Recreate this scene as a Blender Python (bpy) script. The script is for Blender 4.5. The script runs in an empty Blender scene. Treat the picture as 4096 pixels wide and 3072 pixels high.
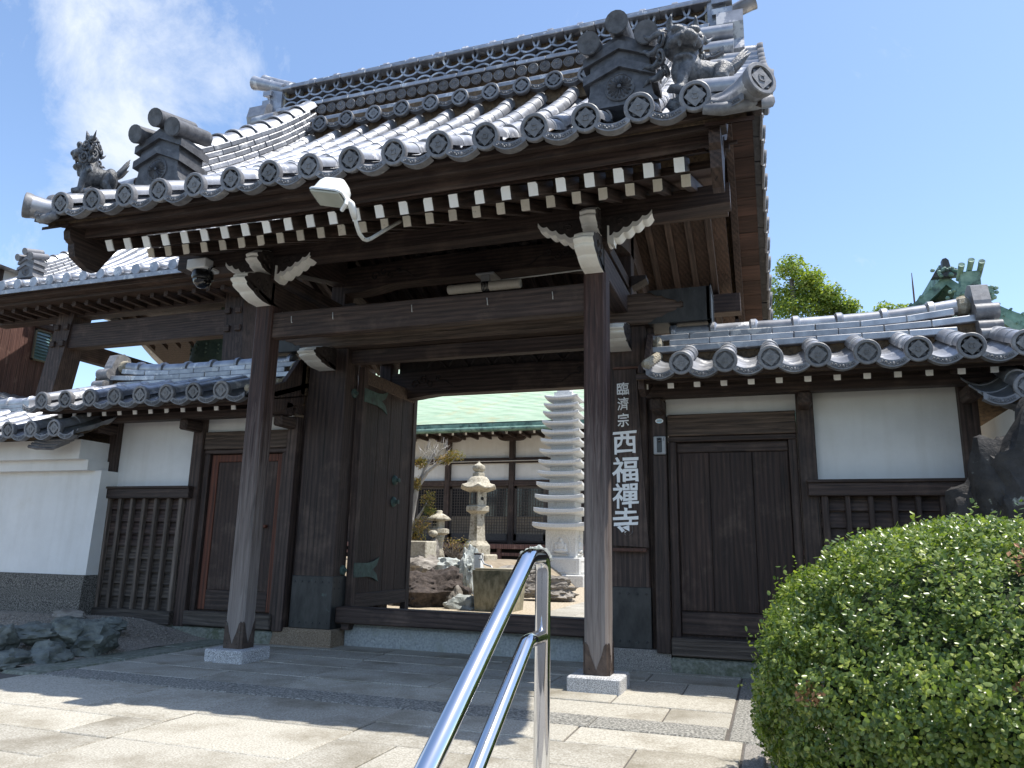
import bpy, math, random
from mathutils import Vector, Matrix, noise, Euler
random.seed(7)
SC = bpy.context.scene
COL = SC.collection
# ---------------------------------------------------------------- camera
CAM_LOC = Vector((3.2137, -6.4656, 1.1215))
yaw, pit, rol = 0.3313, 0.2154, 0.0194
fw = Vector((-math.sin(yaw)*math.cos(pit), math.cos(yaw)*math.cos(pit), math.sin(pit)))
rt = Vector((math.cos(yaw), math.sin(yaw), 0)); up = rt.cross(fw)
r2 = math.cos(rol)*rt + math.sin(rol)*up; u2 = -math.sin(rol)*rt + math.cos(rol)*up
cd = bpy.data.cameras.new('camera'); cam = bpy.data.objects.new('camera', cd); COL.objects.link(cam)
cam.matrix_world = Matrix(((r2.x,u2.x,-fw.x,CAM_LOC.x),(r2.y,u2.y,-fw.y,CAM_LOC.y),(r2.z,u2.z,-fw.z,CAM_LOC.z),(0,0,0,1)))
cd.sensor_width = 36; cd.lens = 36*2994.5/4096; cd.clip_start = .05; cd.clip_end = 3000
SC.camera = cam
# ---------------------------------------------------------------- sky, sun, exposure
SUN = Vector((.40, .06, 1.0)).normalized()
sun_el = math.asin(SUN.z); sun_az = math.atan2(SUN.x, SUN.y)
W = bpy.data.worlds.new('World'); SC.world = W; W.use_nodes = True
nt = W.node_tree; nt.nodes.clear()
def N(t, typ, **k):
    n = t.nodes.new(typ)
    for a, b in k.items(): setattr(n, a, b)
    return n
sky = N(nt,'ShaderNodeTexSky', sky_type='NISHITA'); sky.sun_disc = False
sky.sun_elevation = sun_el; sky.sun_rotation = sun_az
sky.air_density = 1.0; sky.dust_density = 0.7; sky.ozone_density = 2.4
tc = N(nt,'ShaderNodeTexCoord')
# cumulus: a few soft heaps spread over the whole dome, broken up by noise
HEAPS = [((-.64,.565,.54),.16),((-.585,.62,.525),.12),((-.655,.60,.465),.14),((-.95,.1,.42),.3),((.2,-.85,.5),.3),((.75,-.4,.55),.26),((-.3,-.6,.75),.25),((.9,.45,.35),.2),((-.8,-.5,.4),.3)]
nz = N(nt,'ShaderNodeTexNoise'); nz.inputs['Scale'].default_value = 6.5; nz.inputs['Detail'].default_value = 12; nz.inputs['Roughness'].default_value = .66; nz.inputs['Distortion'].default_value = .35
nt.links.new(tc.outputs['Generated'], nz.inputs['Vector'])
acc = None
for (d, r) in HEAPS:
    vd = Vector(d).normalized()
    s = N(nt,'ShaderNodeVectorMath', operation='DISTANCE'); nt.links.new(tc.outputs['Generated'], s.inputs[0]); s.inputs[1].default_value = vd
    m = N(nt,'ShaderNodeMapRange'); m.inputs['From Min'].default_value = r; m.inputs['From Max'].default_value = 0; nt.links.new(s.outputs['Value'], m.inputs['Value'])
    if acc is None: acc = m.outputs[0]
    else:
        a = N(nt,'ShaderNodeMath', operation='MAXIMUM'); nt.links.new(acc, a.inputs[0]); nt.links.new(m.outputs[0], a.inputs[1]); acc = a.outputs[0]
ad = N(nt,'ShaderNodeMath', operation='MULTIPLY_ADD'); nt.links.new(acc, ad.inputs[0]); ad.inputs[1].default_value = .42
nt.links.new(nz.outputs['Fac'], ad.inputs[2])
mr = N(nt,'ShaderNodeMapRange'); mr.inputs['From Min'].default_value = .60; mr.inputs['From Max'].default_value = .90; mr.inputs['To Max'].default_value = .85
nt.links.new(ad.outputs[0], mr.inputs['Value'])
mx = N(nt,'ShaderNodeMixRGB'); mx.inputs['Color2'].default_value = (3.7,3.95,4.3,1)
nt.links.new(mr.outputs[0], mx.inputs['Fac']); nt.links.new(sky.outputs[0], mx.inputs['Color1'])
bg = N(nt,'ShaderNodeBackground'); bg.inputs['Strength'].default_value = .15
out = N(nt,'ShaderNodeOutputWorld'); nt.links.new(mx.outputs[0], bg.inputs['Color']); nt.links.new(bg.outputs[0], out.inputs['Surface'])
sl = bpy.data.lights.new('sun','SUN'); sl.energy = 3.85; sl.angle = math.radians(.53); sl.color = (1,.955,.88)
so = bpy.data.objects.new('sun', sl); COL.objects.link(so); so.rotation_euler = SUN.to_track_quat('Z','Y').to_euler(); so.location = (5,0,20)
SC.view_settings.view_transform = 'Standard'; SC.view_settings.look = 'None'; SC.view_settings.gamma = 1; SC.view_settings.use_curve_mapping = False
SC.view_settings.exposure = 0.84
# ---------------------------------------------------------------- materials
MAT = {}
def mat(name, base, base2=None, rough=.6, scale=(6,6,6), detail=6, bump=.0, bscale=None, metal=0, spec=.5, contrast=(.35,.65), rand=0, coord='Object', third=None, tmask=(.55,.7), tscale=3, dist=0, aniso=None, rough2=None):
    m = bpy.data.materials.new(name); m.use_nodes = True; t = m.node_tree; t.nodes.clear()
    o = N(t,'ShaderNodeOutputMaterial'); p = N(t,'ShaderNodeBsdfPrincipled'); t.links.new(p.outputs[0], o.inputs[0])
    p.inputs['Roughness'].default_value = rough; p.inputs['Metallic'].default_value = metal; p.inputs['Specular IOR Level'].default_value = spec
    c = N(t,'ShaderNodeTexCoord'); mp = N(t,'ShaderNodeMapping'); mp.inputs['Scale'].default_value = scale
    vec = c.outputs[coord]
    oi = N(t,'ShaderNodeObjectInfo')
    av = N(t,'ShaderNodeVectorMath', operation='ADD'); sc_ = N(t,'ShaderNodeVectorMath', operation='SCALE'); sc_.inputs['Scale'].default_value = 37.0
    cb = N(t,'ShaderNodeCombineXYZ')
    for i in range(3): t.links.new(oi.outputs['Random'], cb.inputs[i])
    t.links.new(cb.outputs[0], sc_.inputs[0]); t.links.new(vec, av.inputs[0]); t.links.new(sc_.outputs[0], av.inputs[1])
    t.links.new(av.outputs[0], mp.inputs['Vector'])
    n = N(t,'ShaderNodeTexNoise'); n.inputs['Scale'].default_value = 1; n.inputs['Detail'].default_value = detail; n.inputs['Roughness'].default_value = .62; n.inputs['Distortion'].default_value = dist
    t.links.new(mp.outputs[0], n.inputs['Vector'])
    r = N(t,'ShaderNodeMapRange'); r.inputs['From Min'].default_value = contrast[0]; r.inputs['From Max'].default_value = contrast[1]; t.links.new(n.outputs['Fac'], r.inputs['Value'])
    mx = N(t,'ShaderNodeMixRGB'); mx.inputs['Color1'].default_value = (*base,1); mx.inputs['Color2'].default_value = (*(base2 or base),1); t.links.new(r.outputs[0], mx.inputs['Fac'])
    col = mx.outputs[0]
    if third:
        n3 = N(t,'ShaderNodeTexNoise'); n3.inputs['Scale'].default_value = tscale; n3.inputs['Detail'].default_value = 8; n3.inputs['Roughness'].default_value = .65; t.links.new(av.outputs[0], n3.inputs['Vector'])
        r3 = N(t,'ShaderNodeMapRange'); r3.inputs['From Min'].default_value = tmask[0]; r3.inputs['From Max'].default_value = tmask[1]; t.links.new(n3.outputs['Fac'], r3.inputs['Value'])
        m3 = N(t,'ShaderNodeMixRGB'); m3.inputs['Color2'].default_value = (*third,1); t.links.new(col, m3.inputs['Color1']); t.links.new(r3.outputs[0], m3.inputs['Fac']); col = m3.outputs[0]
        if rough2 is not None:
            rr = N(t,'ShaderNodeMapRange'); rr.inputs['To Min'].default_value = rough; rr.inputs['To Max'].default_value = rough2; t.links.new(r3.outputs[0], rr.inputs['Value']); t.links.new(rr.outputs[0], p.inputs['Roughness'])
    if rand:
        hv = N(t,'ShaderNodeHueSaturation'); rm = N(t,'ShaderNodeMapRange'); rm.inputs['To Min'].default_value = 1-rand; rm.inputs['To Max'].default_value = 1+rand
        t.links.new(oi.outputs['Random'], rm.inputs['Value']); t.links.new(rm.outputs[0], hv.inputs['Value']); t.links.new(col, hv.inputs['Color']); col = hv.outputs[0]
    t.links.new(col, p.inputs['Base Color'])
    if bump:
        b = N(t,'ShaderNodeBump'); b.inputs['Strength'].default_value = bump; b.inputs['Distance'].default_value = .02
        if bscale:
            nb = N(t,'ShaderNodeTexNoise'); nb.inputs['Scale'].default_value = bscale; nb.inputs['Detail'].default_value = 7; nb.inputs['Roughness'].default_value = .65; t.links.new(av.outputs[0], nb.inputs['Vector']); t.links.new(nb.outputs['Fac'], b.inputs['Height'])
        else: t.links.new(n.outputs['Fac'], b.inputs['Height'])
        t.links.new(b.outputs[0], p.inputs['Normal'])
    MAT[name] = m; return m
def wood(name, c1, c2, axis, third=None, tmask=(.55,.75), rand=.18, rough=.62, bump=.5, grey=None):
    s = [30,30,30]; s[axis] = 1.6
    m = mat(name, c1, c2, rough=rough, scale=tuple(s), detail=7, bump=bump, dist=1.2, rand=rand, third=third, tmask=tmask, tscale=2.2, spec=.35, contrast=(.3,.7))
    # broad figure of the plank (flat-sawn rings)
    t = m.node_tree; p = [n for n in t.nodes if n.type == 'BSDF_PRINCIPLED'][0]
    src = p.inputs['Base Color'].links[0].from_socket
    w = N(t,'ShaderNodeTexWave', wave_type='RINGS'); w.rings_direction = 'XYZ'[axis]; w.inputs['Scale'].default_value = 5; w.inputs['Distortion'].default_value = 5; w.inputs['Detail'].default_value = 3; w.inputs['Detail Scale'].default_value = .6
    mp = N(t,'ShaderNodeMapping'); s2 = [1.7,1.7,1.7]; s2[axis] = .35; mp.inputs['Scale'].default_value = s2
    av = [n for n in t.nodes if n.type == 'VECT_MATH' and n.operation == 'ADD'][0]
    t.links.new(av.outputs[0], mp.inputs['Vector']); t.links.new(mp.outputs[0], w.inputs['Vector'])
    mm = N(t,'ShaderNodeMapRange'); mm.inputs['To Min'].default_value = .72; mm.inputs['To Max'].default_value = 1.18; t.links.new(w.outputs['Fac'], mm.inputs['Value'])
    hv = N(t,'ShaderNodeHueSaturation'); t.links.new(mm.outputs[0], hv.inputs['Value']); t.links.new(src, hv.inputs['Color']); col = hv.outputs[0]
    cm = N(t,'ShaderNodeMapping'); s3 = [46,46,46]; s3[axis] = .9; cm.inputs['Scale'].default_value = s3; t.links.new(av.outputs[0], cm.inputs['Vector'])
    cn = N(t,'ShaderNodeTexNoise'); cn.inputs['Scale'].default_value = 1; cn.inputs['Detail'].default_value = 2; t.links.new(cm.outputs[0], cn.inputs['Vector'])
    cr = N(t,'ShaderNodeMapRange'); cr.inputs['From Min'].default_value = .64; cr.inputs['From Max'].default_value = .70; cr.inputs['To Max'].default_value = .8; t.links.new(cn.outputs['Fac'], cr.inputs['Value'])
    ck = N(t,'ShaderNodeMixRGB'); ck.inputs['Color2'].default_value = (.006,.005,.004,1); t.links.new(cr.outputs[0], ck.inputs['Fac']); t.links.new(col, ck.inputs['Color1']); col = ck.outputs[0]
    if grey:   # bleached, rain-worn foot of an exposed post: (colour, height where it ends)
        tcn = [n for n in t.nodes if n.type == 'TEX_COORD'][0]
        sx = N(t,'ShaderNodeSeparateXYZ'); t.links.new(tcn.outputs['Object'], sx.inputs[0])
        nn = [n for n in t.nodes if n.type == 'TEX_NOISE'][0]
        q = N(t,'ShaderNodeMapRange'); q.inputs['From Min'].default_value = grey[1]; q.inputs['From Max'].default_value = grey[2]; q.inputs['To Min'].default_value = .62; q.inputs['To Max'].default_value = -.1; t.links.new(sx.outputs['Z'], q.inputs['Value'])
        a = N(t,'ShaderNodeMath', operation='ADD'); t.links.new(q.outputs[0], a.inputs[0]); t.links.new(nn.outputs['Fac'], a.inputs[1])
        q2 = N(t,'ShaderNodeMapRange'); q2.inputs['From Min'].default_value = .5; q2.inputs['From Max'].default_value = 1.2; t.links.new(a.outputs[0], q2.inputs['Value'])
        gm = N(t,'ShaderNodeMixRGB'); gm.inputs['Color2'].default_value = (*grey[0],1); t.links.new(q2.outputs[0], gm.inputs['Fac']); t.links.new(col, gm.inputs['Color1']); col = gm.outputs[0]
    t.links.new(col, p.inputs['Base Color']); return m
dk1, dk2 = (.024,.017,.015), (.08,.052,.042)
for i, ax in enumerate('xyz'): wood('wood_'+ax, dk1, dk2, i, third=(.13,.09,.07), tmask=(.52,.78))
wood('wood_soffit', (.03,.018,.013), (.075,.042,.03), 1, third=(.1,.06,.042))
wood('wood_post', (.028,.016,.014), (.075,.04,.032), 2, grey=((.25,.22,.20),.2,2.9))
wood('wood_plank', (.035,.02,.015), (.085,.045,.033), 0, rand=.45)
wood('wood_grain', (.04,.026,.02), (.15,.105,.078), 0, third=(.12,.085,.06), bump=.8)
wood('wood_grey_z', (.06,.045,.036), (.17,.135,.11), 2, bump=.9)
wood('wood_grey_x', (.035,.027,.022), (.12,.098,.08), 0, bump=.9)
wood('wood_red', (.075,.024,.014), (.13,.045,.024), 2)
wood('wood_door', (.022,.014,.012), (.06,.036,.028), 2, third=(.1,.07,.055), tmask=(.55,.75), bump=.8)
wood('wood_redboard', (.075,.036,.03), (.16,.085,.07), 2, third=(.25,.16,.13), tmask=(.58,.72))
mat('carved', (.02,.015,.013), (.045,.032,.027), rough=.7, scale=(20,20,20), bump=.5)
mat('white_paint', (.78,.76,.69), (.86,.84,.78), rough=.7, scale=(9,9,9), bump=.12, rand=.06, third=(.25,.22,.18), tmask=(.7,.78), tscale=26)
mat('white_end', (.84,.83,.79), (.88,.87,.84), rough=.75, scale=(30,30,30), bump=.2, rand=.08, third=(.22,.19,.16), tmask=(.68,.74), tscale=40)
mat('cream_end', (.76,.72,.61), (.83,.79,.69), rough=.75, scale=(30,30,30), bump=.2, rand=.1, third=(.2,.15,.11), tmask=(.64,.72), tscale=45)
mat('tile', (.25,.26,.285), (.41,.42,.445), rough=.40, metal=.55, scale=(7,7,7), spec=.6, rand=.26, bump=.03, third=(.58,.58,.58), tmask=(.57,.61), tscale=4.5, rough2=.55)
mat('tile_disc', (.13,.13,.138), (.21,.21,.218), rough=.5, scale=(18,18,18), rand=.18, bump=.1, third=(.30,.29,.27), tmask=(.58,.7), tscale=14)
mat('tile_mid', (.12,.12,.125), (.19,.19,.195), rough=.5, scale=(30,30,30), rand=.3, bump=.25)
mat('tile_field', (.055,.056,.06), (.12,.12,.126), rough=.55, scale=(30,30,30), rand=.25, bump=.35)
mat('tile_dark', (.05,.05,.054), (.12,.12,.125), rough=.5, scale=(14,14,14), bump=.15, third=(.2,.2,.2), tmask=(.6,.75), tscale=9)
mat('tile_lion', (.045,.048,.052), (.15,.155,.165), rough=.42, scale=(26,26,26), bump=.5, bscale=60)
mat('mortar', (.30,.26,.19), (.46,.42,.33), rough=.95, scale=(25,25,25), bump=.9, bscale=70)
mat('clay', (.07,.05,.033), (.16,.11,.065), rough=.95, scale=(25,25,25), bump=.8)
mat('plaster', (.66,.655,.635), (.74,.735,.715), rough=.85, scale=(2.2,2.2,2.2), bump=.10, bscale=45, third=(.58,.555,.49), tmask=(.58,.8), tscale=1.1)
mat('granite', (.22,.22,.22), (.62,.62,.62), rough=.75, scale=(150,150,150), detail=2, contrast=(.44,.56), bump=.25)
mat('granite_brown', (.16,.115,.075), (.30,.235,.165), rough=.85, scale=(90,90,90), detail=3, bump=.5, contrast=(.4,.6))
mat('granite_grey', (.14,.13,.115), (.34,.32,.29), rough=.85, scale=(110,110,110), detail=3, bump=.45, contrast=(.4,.6))
mat('stone_sill', (.25,.27,.27), (.42,.44,.43), rough=.9, scale=(40,40,40), bump=.6, third=(.2,.22,.16), tmask=(.55,.75), tscale=5)
mat('stone_moss', (.13,.14,.11), (.28,.29,.24), rough=.95, scale=(30,30,30), bump=.7, third=(.09,.11,.06), tmask=(.5,.7), tscale=6)
mat('pebble_dash', (.05,.046,.04), (.30,.28,.245), rough=.9, scale=(95,95,95), detail=2, contrast=(.42,.62), bump=.9)
mat('paving', (.28,.255,.205), (.48,.455,.39), rough=.8, scale=(85,85,85), detail=3, contrast=(.38,.62), bump=.22, rand=.13, third=(.165,.14,.095), tmask=(.47,.75), tscale=1.7)
mat('paving_rough', (.13,.125,.11), (.40,.385,.34), rough=.9, scale=(60,60,60), detail=4, contrast=(.42,.6), bump=.9, rand=.06)
mat('asphalt', (.05,.05,.052), (.085,.085,.087), rough=.9, scale=(60,60,60), bump=.4)
mat('joint', (.08,.07,.06), (.13,.115,.1), rough=.95, scale=(30,30,30))
mat('gravel', (.16,.135,.11), (.40,.36,.30), rough=.95, scale=(55,55,55), detail=3, contrast=(.38,.62), bump=1.0)
mat('gravel_gold', (.28,.225,.15), (.54,.465,.35), rough=.95, scale=(30,30,30), detail=3, contrast=(.38,.62), bump=1.0)
mat('rock_green', (.05,.058,.05), (.18,.195,.172), rough=.6, scale=(5,5,9), bump=.9, bscale=14, rand=.25, third=(.26,.30,.28), tmask=(.62,.72), tscale=6)
mat('rock_lava', (.03,.023,.02), (.095,.075,.064), rough=.95, scale=(16,16,16), bump=1.0, bscale=26)
mat('rock_pale', (.20,.22,.21), (.46,.48,.45), rough=.85, scale=(7,7,2), bump=.9, bscale=18, rand=.2, third=(.12,.10,.09), tmask=(.56,.7), tscale=4)
mat('rock_brown', (.11,.095,.08), (.29,.265,.23), rough=.9, scale=(4,4,16), bump=1.0, bscale=15, rand=.2)
mat('rock_dark', (.012,.011,.011), (.045,.04,.037), rough=.75, scale=(7,7,7), bump=1.0, bscale=12, third=(.34,.36,.31), tmask=(.64,.70), tscale=5)
mat('stone_white', (.52,.52,.50), (.70,.70,.67), rough=.85, scale=(60,60,60), detail=3, contrast=(.4,.6), bump=.2, third=(.3,.29,.25), tmask=(.6,.8), tscale=2.5)
mat('stone_old', (.30,.27,.20), (.50,.46,.37), rough=.9, scale=(22,22,22), bump=.4, third=(.15,.12,.085), tmask=(.54,.68), tscale=7)
mat('stone_basin', (.16,.14,.085), (.34,.30,.20), rough=.95, scale=(16,16,7), bump=.5, third=(.06,.06,.035), tmask=(.52,.68), tscale=3.5)
mat('copper_dark', (.028,.029,.029), (.06,.06,.058), rough=.5, metal=.35, scale=(10,10,4), bump=.08, third=(.10,.16,.14), tmask=(.64,.75), tscale=8)
mat('copper_green', (.035,.065,.055), (.085,.14,.12), rough=.6, metal=.2, scale=(20,20,20), bump=.2, third=(.04,.05,.045), tmask=(.5,.65), tscale=10)
mat('copper_brown', (.05,.035,.028), (.11,.08,.065), rough=.55, metal=.4, scale=(12,12,12), bump=.2, third=(.12,.15,.13), tmask=(.62,.75), tscale=9)
mat('copper_roof', (.34,.46,.31), (.50,.60,.44), rough=.65, scale=(1.2,6,6), rand=.12, third=(.46,.45,.27), tmask=(.55,.7), tscale=1.3)
mat('copper_roof_dark', (.07,.15,.12), (.21,.33,.26), rough=.6, scale=(4,4,4), bump=.2, third=(.03,.05,.045), tmask=(.52,.66), tscale=3)
mat('bronze_bell', (.035,.06,.045), (.07,.10,.075), rough=.6, metal=.3, scale=(9,9,9))
mat('steel', (.72,.73,.75), rough=.09, metal=1.0)
mat('galvanised', (.5,.5,.49), (.62,.62,.6), rough=.45, metal=.5, scale=(20,20,20))
mat('pipe_white', (.62,.62,.58), (.72,.72,.68), rough=.4, scale=(9,9,9), third=(.16,.08,.05), tmask=(.62,.68), tscale=30)
mat('lamp_white', (.78,.79,.77), (.83,.84,.82), rough=.35, scale=(9,9,9), third=(.6,.58,.5), tmask=(.6,.8), tscale=6)
mat('lamp_glass', (.42,.44,.38), (.48,.5,.44), rough=.15, scale=(6,6,6))
mat('tube_cover', (.48,.44,.36), (.56,.52,.44), rough=.3, scale=(200,8,8))
mat('black_plastic', (.012,.012,.013), rough=.25)
mat('dome_glass', (.006,.006,.007), rough=.04, spec=.8)
mat('grey_plastic', (.30,.30,.30), (.34,.34,.34), rough=.4, metal=.3)
mat('label_blue', (.30,.60,.75), rough=.5); mat('label_ink', (.03,.07,.12), rough=.5)
mat('letter', (.86,.86,.85), (.9,.9,.89), rough=.6, scale=(30,30,30))
mat('rust_strip', (.075,.035,.025), (.11,.055,.038), rough=.8, scale=(20,20,20), bump=.2)
mat('shoji', (.20,.165,.12), (.26,.215,.16), rough=.8, scale=(6,6,6)); mat('lattice', (.055,.045,.04), (.09,.075,.065), rough=.6, scale=(20,20,20))
mat('dark_glass', (.025,.025,.028), rough=.08, spec=.7)
mat('window_glass', (.10,.19,.20), (.14,.24,.25), rough=.12, scale=(3,3,3)); mat('window_frame', (.20,.19,.14), rough=.4, metal=.4)
mat('leaf_box', (.075,.135,.035), (.17,.255,.062), rough=.3, scale=(9,9,9), spec=.5, contrast=(.3,.7), third=(.24,.33,.07), tmask=(.52,.68), tscale=14)
mat('leaf_brown', (.26,.12,.05), (.38,.2,.09), rough=.6, scale=(9,9,9))
mat('leaf_tree', (.10,.17,.035), (.24,.33,.06), rough=.5, scale=(1.3,1.3,1.3), third=(.17,.24,.05), tmask=(.5,.65), tscale=2.5)
mat('leaf_yellow', (.15,.14,.03), (.26,.20,.05), rough=.55, scale=(3,3,3), third=(.10,.15,.04), tmask=(.5,.65), tscale=4)
mat('bark', (.10,.085,.07), (.22,.19,.16), rough=.9, scale=(12,12,4), bump=.7)
mat('bark_pale', (.30,.28,.25), (.45,.43,.40), rough=.9, scale=(12,12,4), bump=.5)
mat('black', (.008,.008,.008), rough=.9); mat('bamboo', (.30,.26,.18), (.42,.38,.28), rough=.5, scale=(4,30,30)); mat('earth', (.20,.16,.11), (.33,.27,.19), rough=.95, scale=(3,3,3), bump=.6, bscale=30)
t = MAT['plaster'].node_tree; p = [n for n in t.nodes if n.type == 'BSDF_PRINCIPLED'][0]; src = p.inputs['Base Color'].links[0].from_socket
gm = N(t,'ShaderNodeNewGeometry'); mp = N(t,'ShaderNodeMapping'); mp.inputs['Scale'].default_value = (9,9,.7); t.links.new(gm.outputs['Position'], mp.inputs['Vector'])
sn = N(t,'ShaderNodeTexNoise'); sn.inputs['Scale'].default_value = 1; sn.inputs['Detail'].default_value = 6; t.links.new(mp.outputs[0], sn.inputs['Vector'])
sr = N(t,'ShaderNodeMapRange'); sr.inputs['From Min'].default_value = .52; sr.inputs['From Max'].default_value = .8; sr.inputs['To Max'].default_value = .2; t.links.new(sn.outputs['Fac'], sr.inputs['Value'])
sm_ = N(t,'ShaderNodeMixRGB'); sm_.inputs['Color2'].default_value = (.45,.42,.36,1); t.links.new(sr.outputs[0], sm_.inputs['Fac']); t.links.new(src, sm_.inputs['Color1']); t.links.new(sm_.outputs[0], p.inputs['Base Color'])
for k in ('leaf_box','leaf_tree','leaf_yellow'):
    t = MAT[k].node_tree; p = [n for n in t.nodes if n.type == 'BSDF_PRINCIPLED'][0]; src = p.inputs['Base Color'].links[0].from_socket
    gi = N(t,'ShaderNodeNewGeometry'); hv = N(t,'ShaderNodeHueSaturation'); a = N(t,'ShaderNodeMapRange'); a.inputs['To Min'].default_value = .55; a.inputs['To Max'].default_value = 1.55
    b = N(t,'ShaderNodeMapRange'); b.inputs['To Min'].default_value = .505; b.inputs['To Max'].default_value = .448
    t.links.new(gi.outputs['Random Per Island'], a.inputs['Value']); t.links.new(gi.outputs['Random Per Island'], b.inputs['Value']); t.links.new(a.outputs[0], hv.inputs['Value']); t.links.new(b.outputs[0], hv.inputs['Hue']); t.links.new(src, hv.inputs['Color']); t.links.new(hv.outputs[0], p.inputs['Base Color'])
for k in ('leaf_box','leaf_tree','leaf_yellow'):
    t = MAT[k].node_tree; p = [n for n in t.nodes if n.type == 'BSDF_PRINCIPLED'][0]; o = [n for n in t.nodes if n.type == 'OUTPUT_MATERIAL'][0]
    tr = N(t,'ShaderNodeBsdfTranslucent'); ms = N(t,'ShaderNodeMixShader'); ms.inputs[0].default_value = .34
    g = N(t,'ShaderNodeMixRGB', blend_type='MULTIPLY'); g.inputs[0].default_value = 1; g.inputs['Color2'].default_value = (1.5,1.7,.7,1)
    t.links.new(p.inputs['Base Color'].links[0].from_socket, g.inputs['Color1']); t.links.new(g.outputs[0], tr.inputs['Color'])
    t.links.new(p.outputs[0], ms.inputs[1]); t.links.new(tr.outputs[0], ms.inputs[2]); t.links.new(ms.outputs[0], o.inputs[0])
# ---------------------------------------------------------------- mesh helpers
class MB:
    def __init__(s): s.v = []; s.f = []
    def add(s, vs, fs):
        o = len(s.v); s.v += [tuple(p) for p in vs]; s.f += [tuple(i+o for i in f) for f in fs]; return s
    def box(s, x0,x1,y0,y1,z0,z1, b=0):
        if x0>x1: x0,x1=x1,x0
        if y0>y1: y0,y1=y1,y0
        if z0>z1: z0,z1=z1,z0
        if b <= 0:
            return s.add([(x,y,z) for z in (z0,z1) for y in (y0,y1) for x in (x0,x1)],
                  [(0,2,3,1),(4,5,7,6),(0,1,5,4),(2,6,7,3),(0,4,6,2),(1,3,7,5)])
        b = min(b, (x1-x0)*.4, (y1-y0)*.4, (z1-z0)*.4)
        vs = []; idx = {}
        for i,(x,sx) in enumerate(((x0,1),(x1,-1))):
            for j,(y,sy) in enumerate(((y0,1),(y1,-1))):
                for k,(z,sz) in enumerate(((z0,1),(z1,-1))):
                    idx[i,j,k] = len(vs); vs += [(x,y+sy*b,z+sz*b),(x+sx*b,y,z+sz*b),(x+sx*b,y+sy*b,z)]
        fs = []
        def q(l): fs.append(tuple(idx[c]+a for c,a in l))
        q([((0,0,0),0),((0,0,1),0),((0,1,1),0),((0,1,0),0)]); q([((1,0,0),0),((1,1,0),0),((1,1,1),0),((1,0,1),0)])
        q([((0,0,0),1),((1,0,0),1),((1,0,1),1),((0,0,1),1)]); q([((0,1,0),1),((0,1,1),1),((1,1,1),1),((1,1,0),1)])
        q([((0,0,0),2),((0,1,0),2),((1,1,0),2),((1,0,0),2)]); q([((0,0,1),2),((1,0,1),2),((1,1,1),2),((0,1,1),2)])
        for a in (0,1):
            for c in (0,1):
                q([((0,a,c),1),((0,a,c),2),((1,a,c),2),((1,a,c),1)]); q([((a,0,c),0),((a,0,c),2),((a,1,c),2),((a,1,c),0)]); q([((a,c,0),0),((a,c,0),1),((a,c,1),1),((a,c,1),0)])
                for d in (0,1): pass
        for a in (0,1):
            for c in (0,1):
                for d in (0,1): q([((a,c,d),0),((a,c,d),1),((a,c,d),2)])
        return s.add(vs, fs)
    def prism(s, pts, axis, d0, d1):   # 2-D outline extruded along an axis (x: pts=(y,z); y: pts=(x,z); z: pts=(x,y))
        n = len(pts)
        def P(p,d): return {0:(d,p[0],p[1]),1:(p[0],d,p[1]),2:(p[0],p[1],d)}[axis]
        vs = [P(p,d0) for p in pts]+[P(p,d1) for p in pts]
        fs = [tuple(range(n)),tuple(range(2*n-1,n-1,-1))]+[(i,(i+1)%n,n+(i+1)%n,n+i) for i in range(n)]
        return s.add(vs, fs)
    def tube(s, path, rad, seg=10, cap=True, flat=None):
        path = [Vector(p) for p in path]; n = len(path)
        if not hasattr(rad,'__len__'): rad = [rad]*n
        vs = []; prev = None
        for i,p in enumerate(path):
            t = (path[min(i+1,n-1)]-path[max(i-1,0)]).normalized()
            if prev is None:
                a = Vector((0,0,1)) if abs(t.z)<.9 else Vector((1,0,0)); e1 = t.cross(a).normalized()
            else: e1 = (prev-t*prev.dot(t)).normalized()
            prev = e1; e2 = t.cross(e1)
            for k in range(seg):
                an = 2*math.pi*k/seg; vs.append(p+rad[i]*(math.cos(an)*e1+math.sin(an)*e2))
        fs = [(i*seg+k,i*seg+(k+1)%seg,(i+1)*seg+(k+1)%seg,(i+1)*seg+k) for i in range(n-1) for k in range(seg)]
        if cap: fs += [tuple(range(seg-1,-1,-1)),tuple(range((n-1)*seg,n*seg))]
        return s.add(vs, fs)
    def lathe(s, prof, c=(0,0,0), seg=16, axis=2, phase=0, sq=None):
        vs = []; n = len(prof)
        for r,h in prof:
            for k in range(seg):
                a = 2*math.pi*k/seg+phase
                p = (r*math.cos(a), r*math.sin(a), h)
                if axis == 1: p = (p[0],h,p[1])
                if axis == 0: p = (h,p[0],p[1])
                vs.append((c[0]+p[0],c[1]+p[1],c[2]+p[2]))
        fs = [(i*seg+k,i*seg+(k+1)%seg,(i+1)*seg+(k+1)%seg,(i+1)*seg+k) for i in range(n-1) for k in range(seg)]
        fs += [tuple(range(seg-1,-1,-1)),tuple(range((n-1)*seg,n*seg))]
        return s.add(vs, fs)
    def ell(s, c, r, seg=10, rings=7, rot=None):
        vs = []; fs = []
        for i in range(rings+1):
            ph = math.pi*i/rings
            for k in range(seg):
                a = 2*math.pi*k/seg
                p = Vector((r[0]*math.sin(ph)*math.cos(a), r[1]*math.sin(ph)*math.sin(a), r[2]*math.cos(ph)))
                if rot: p = rot @ p
                vs.append((c[0]+p.x,c[1]+p.y,c[2]+p.z))
        for i in range(rings):
            for k in range(seg): fs.append((i*seg+k,(i+1)*seg+k,(i+1)*seg+(k+1)%seg,i*seg+(k+1)%seg))
        return s.add(vs, fs)
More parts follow.
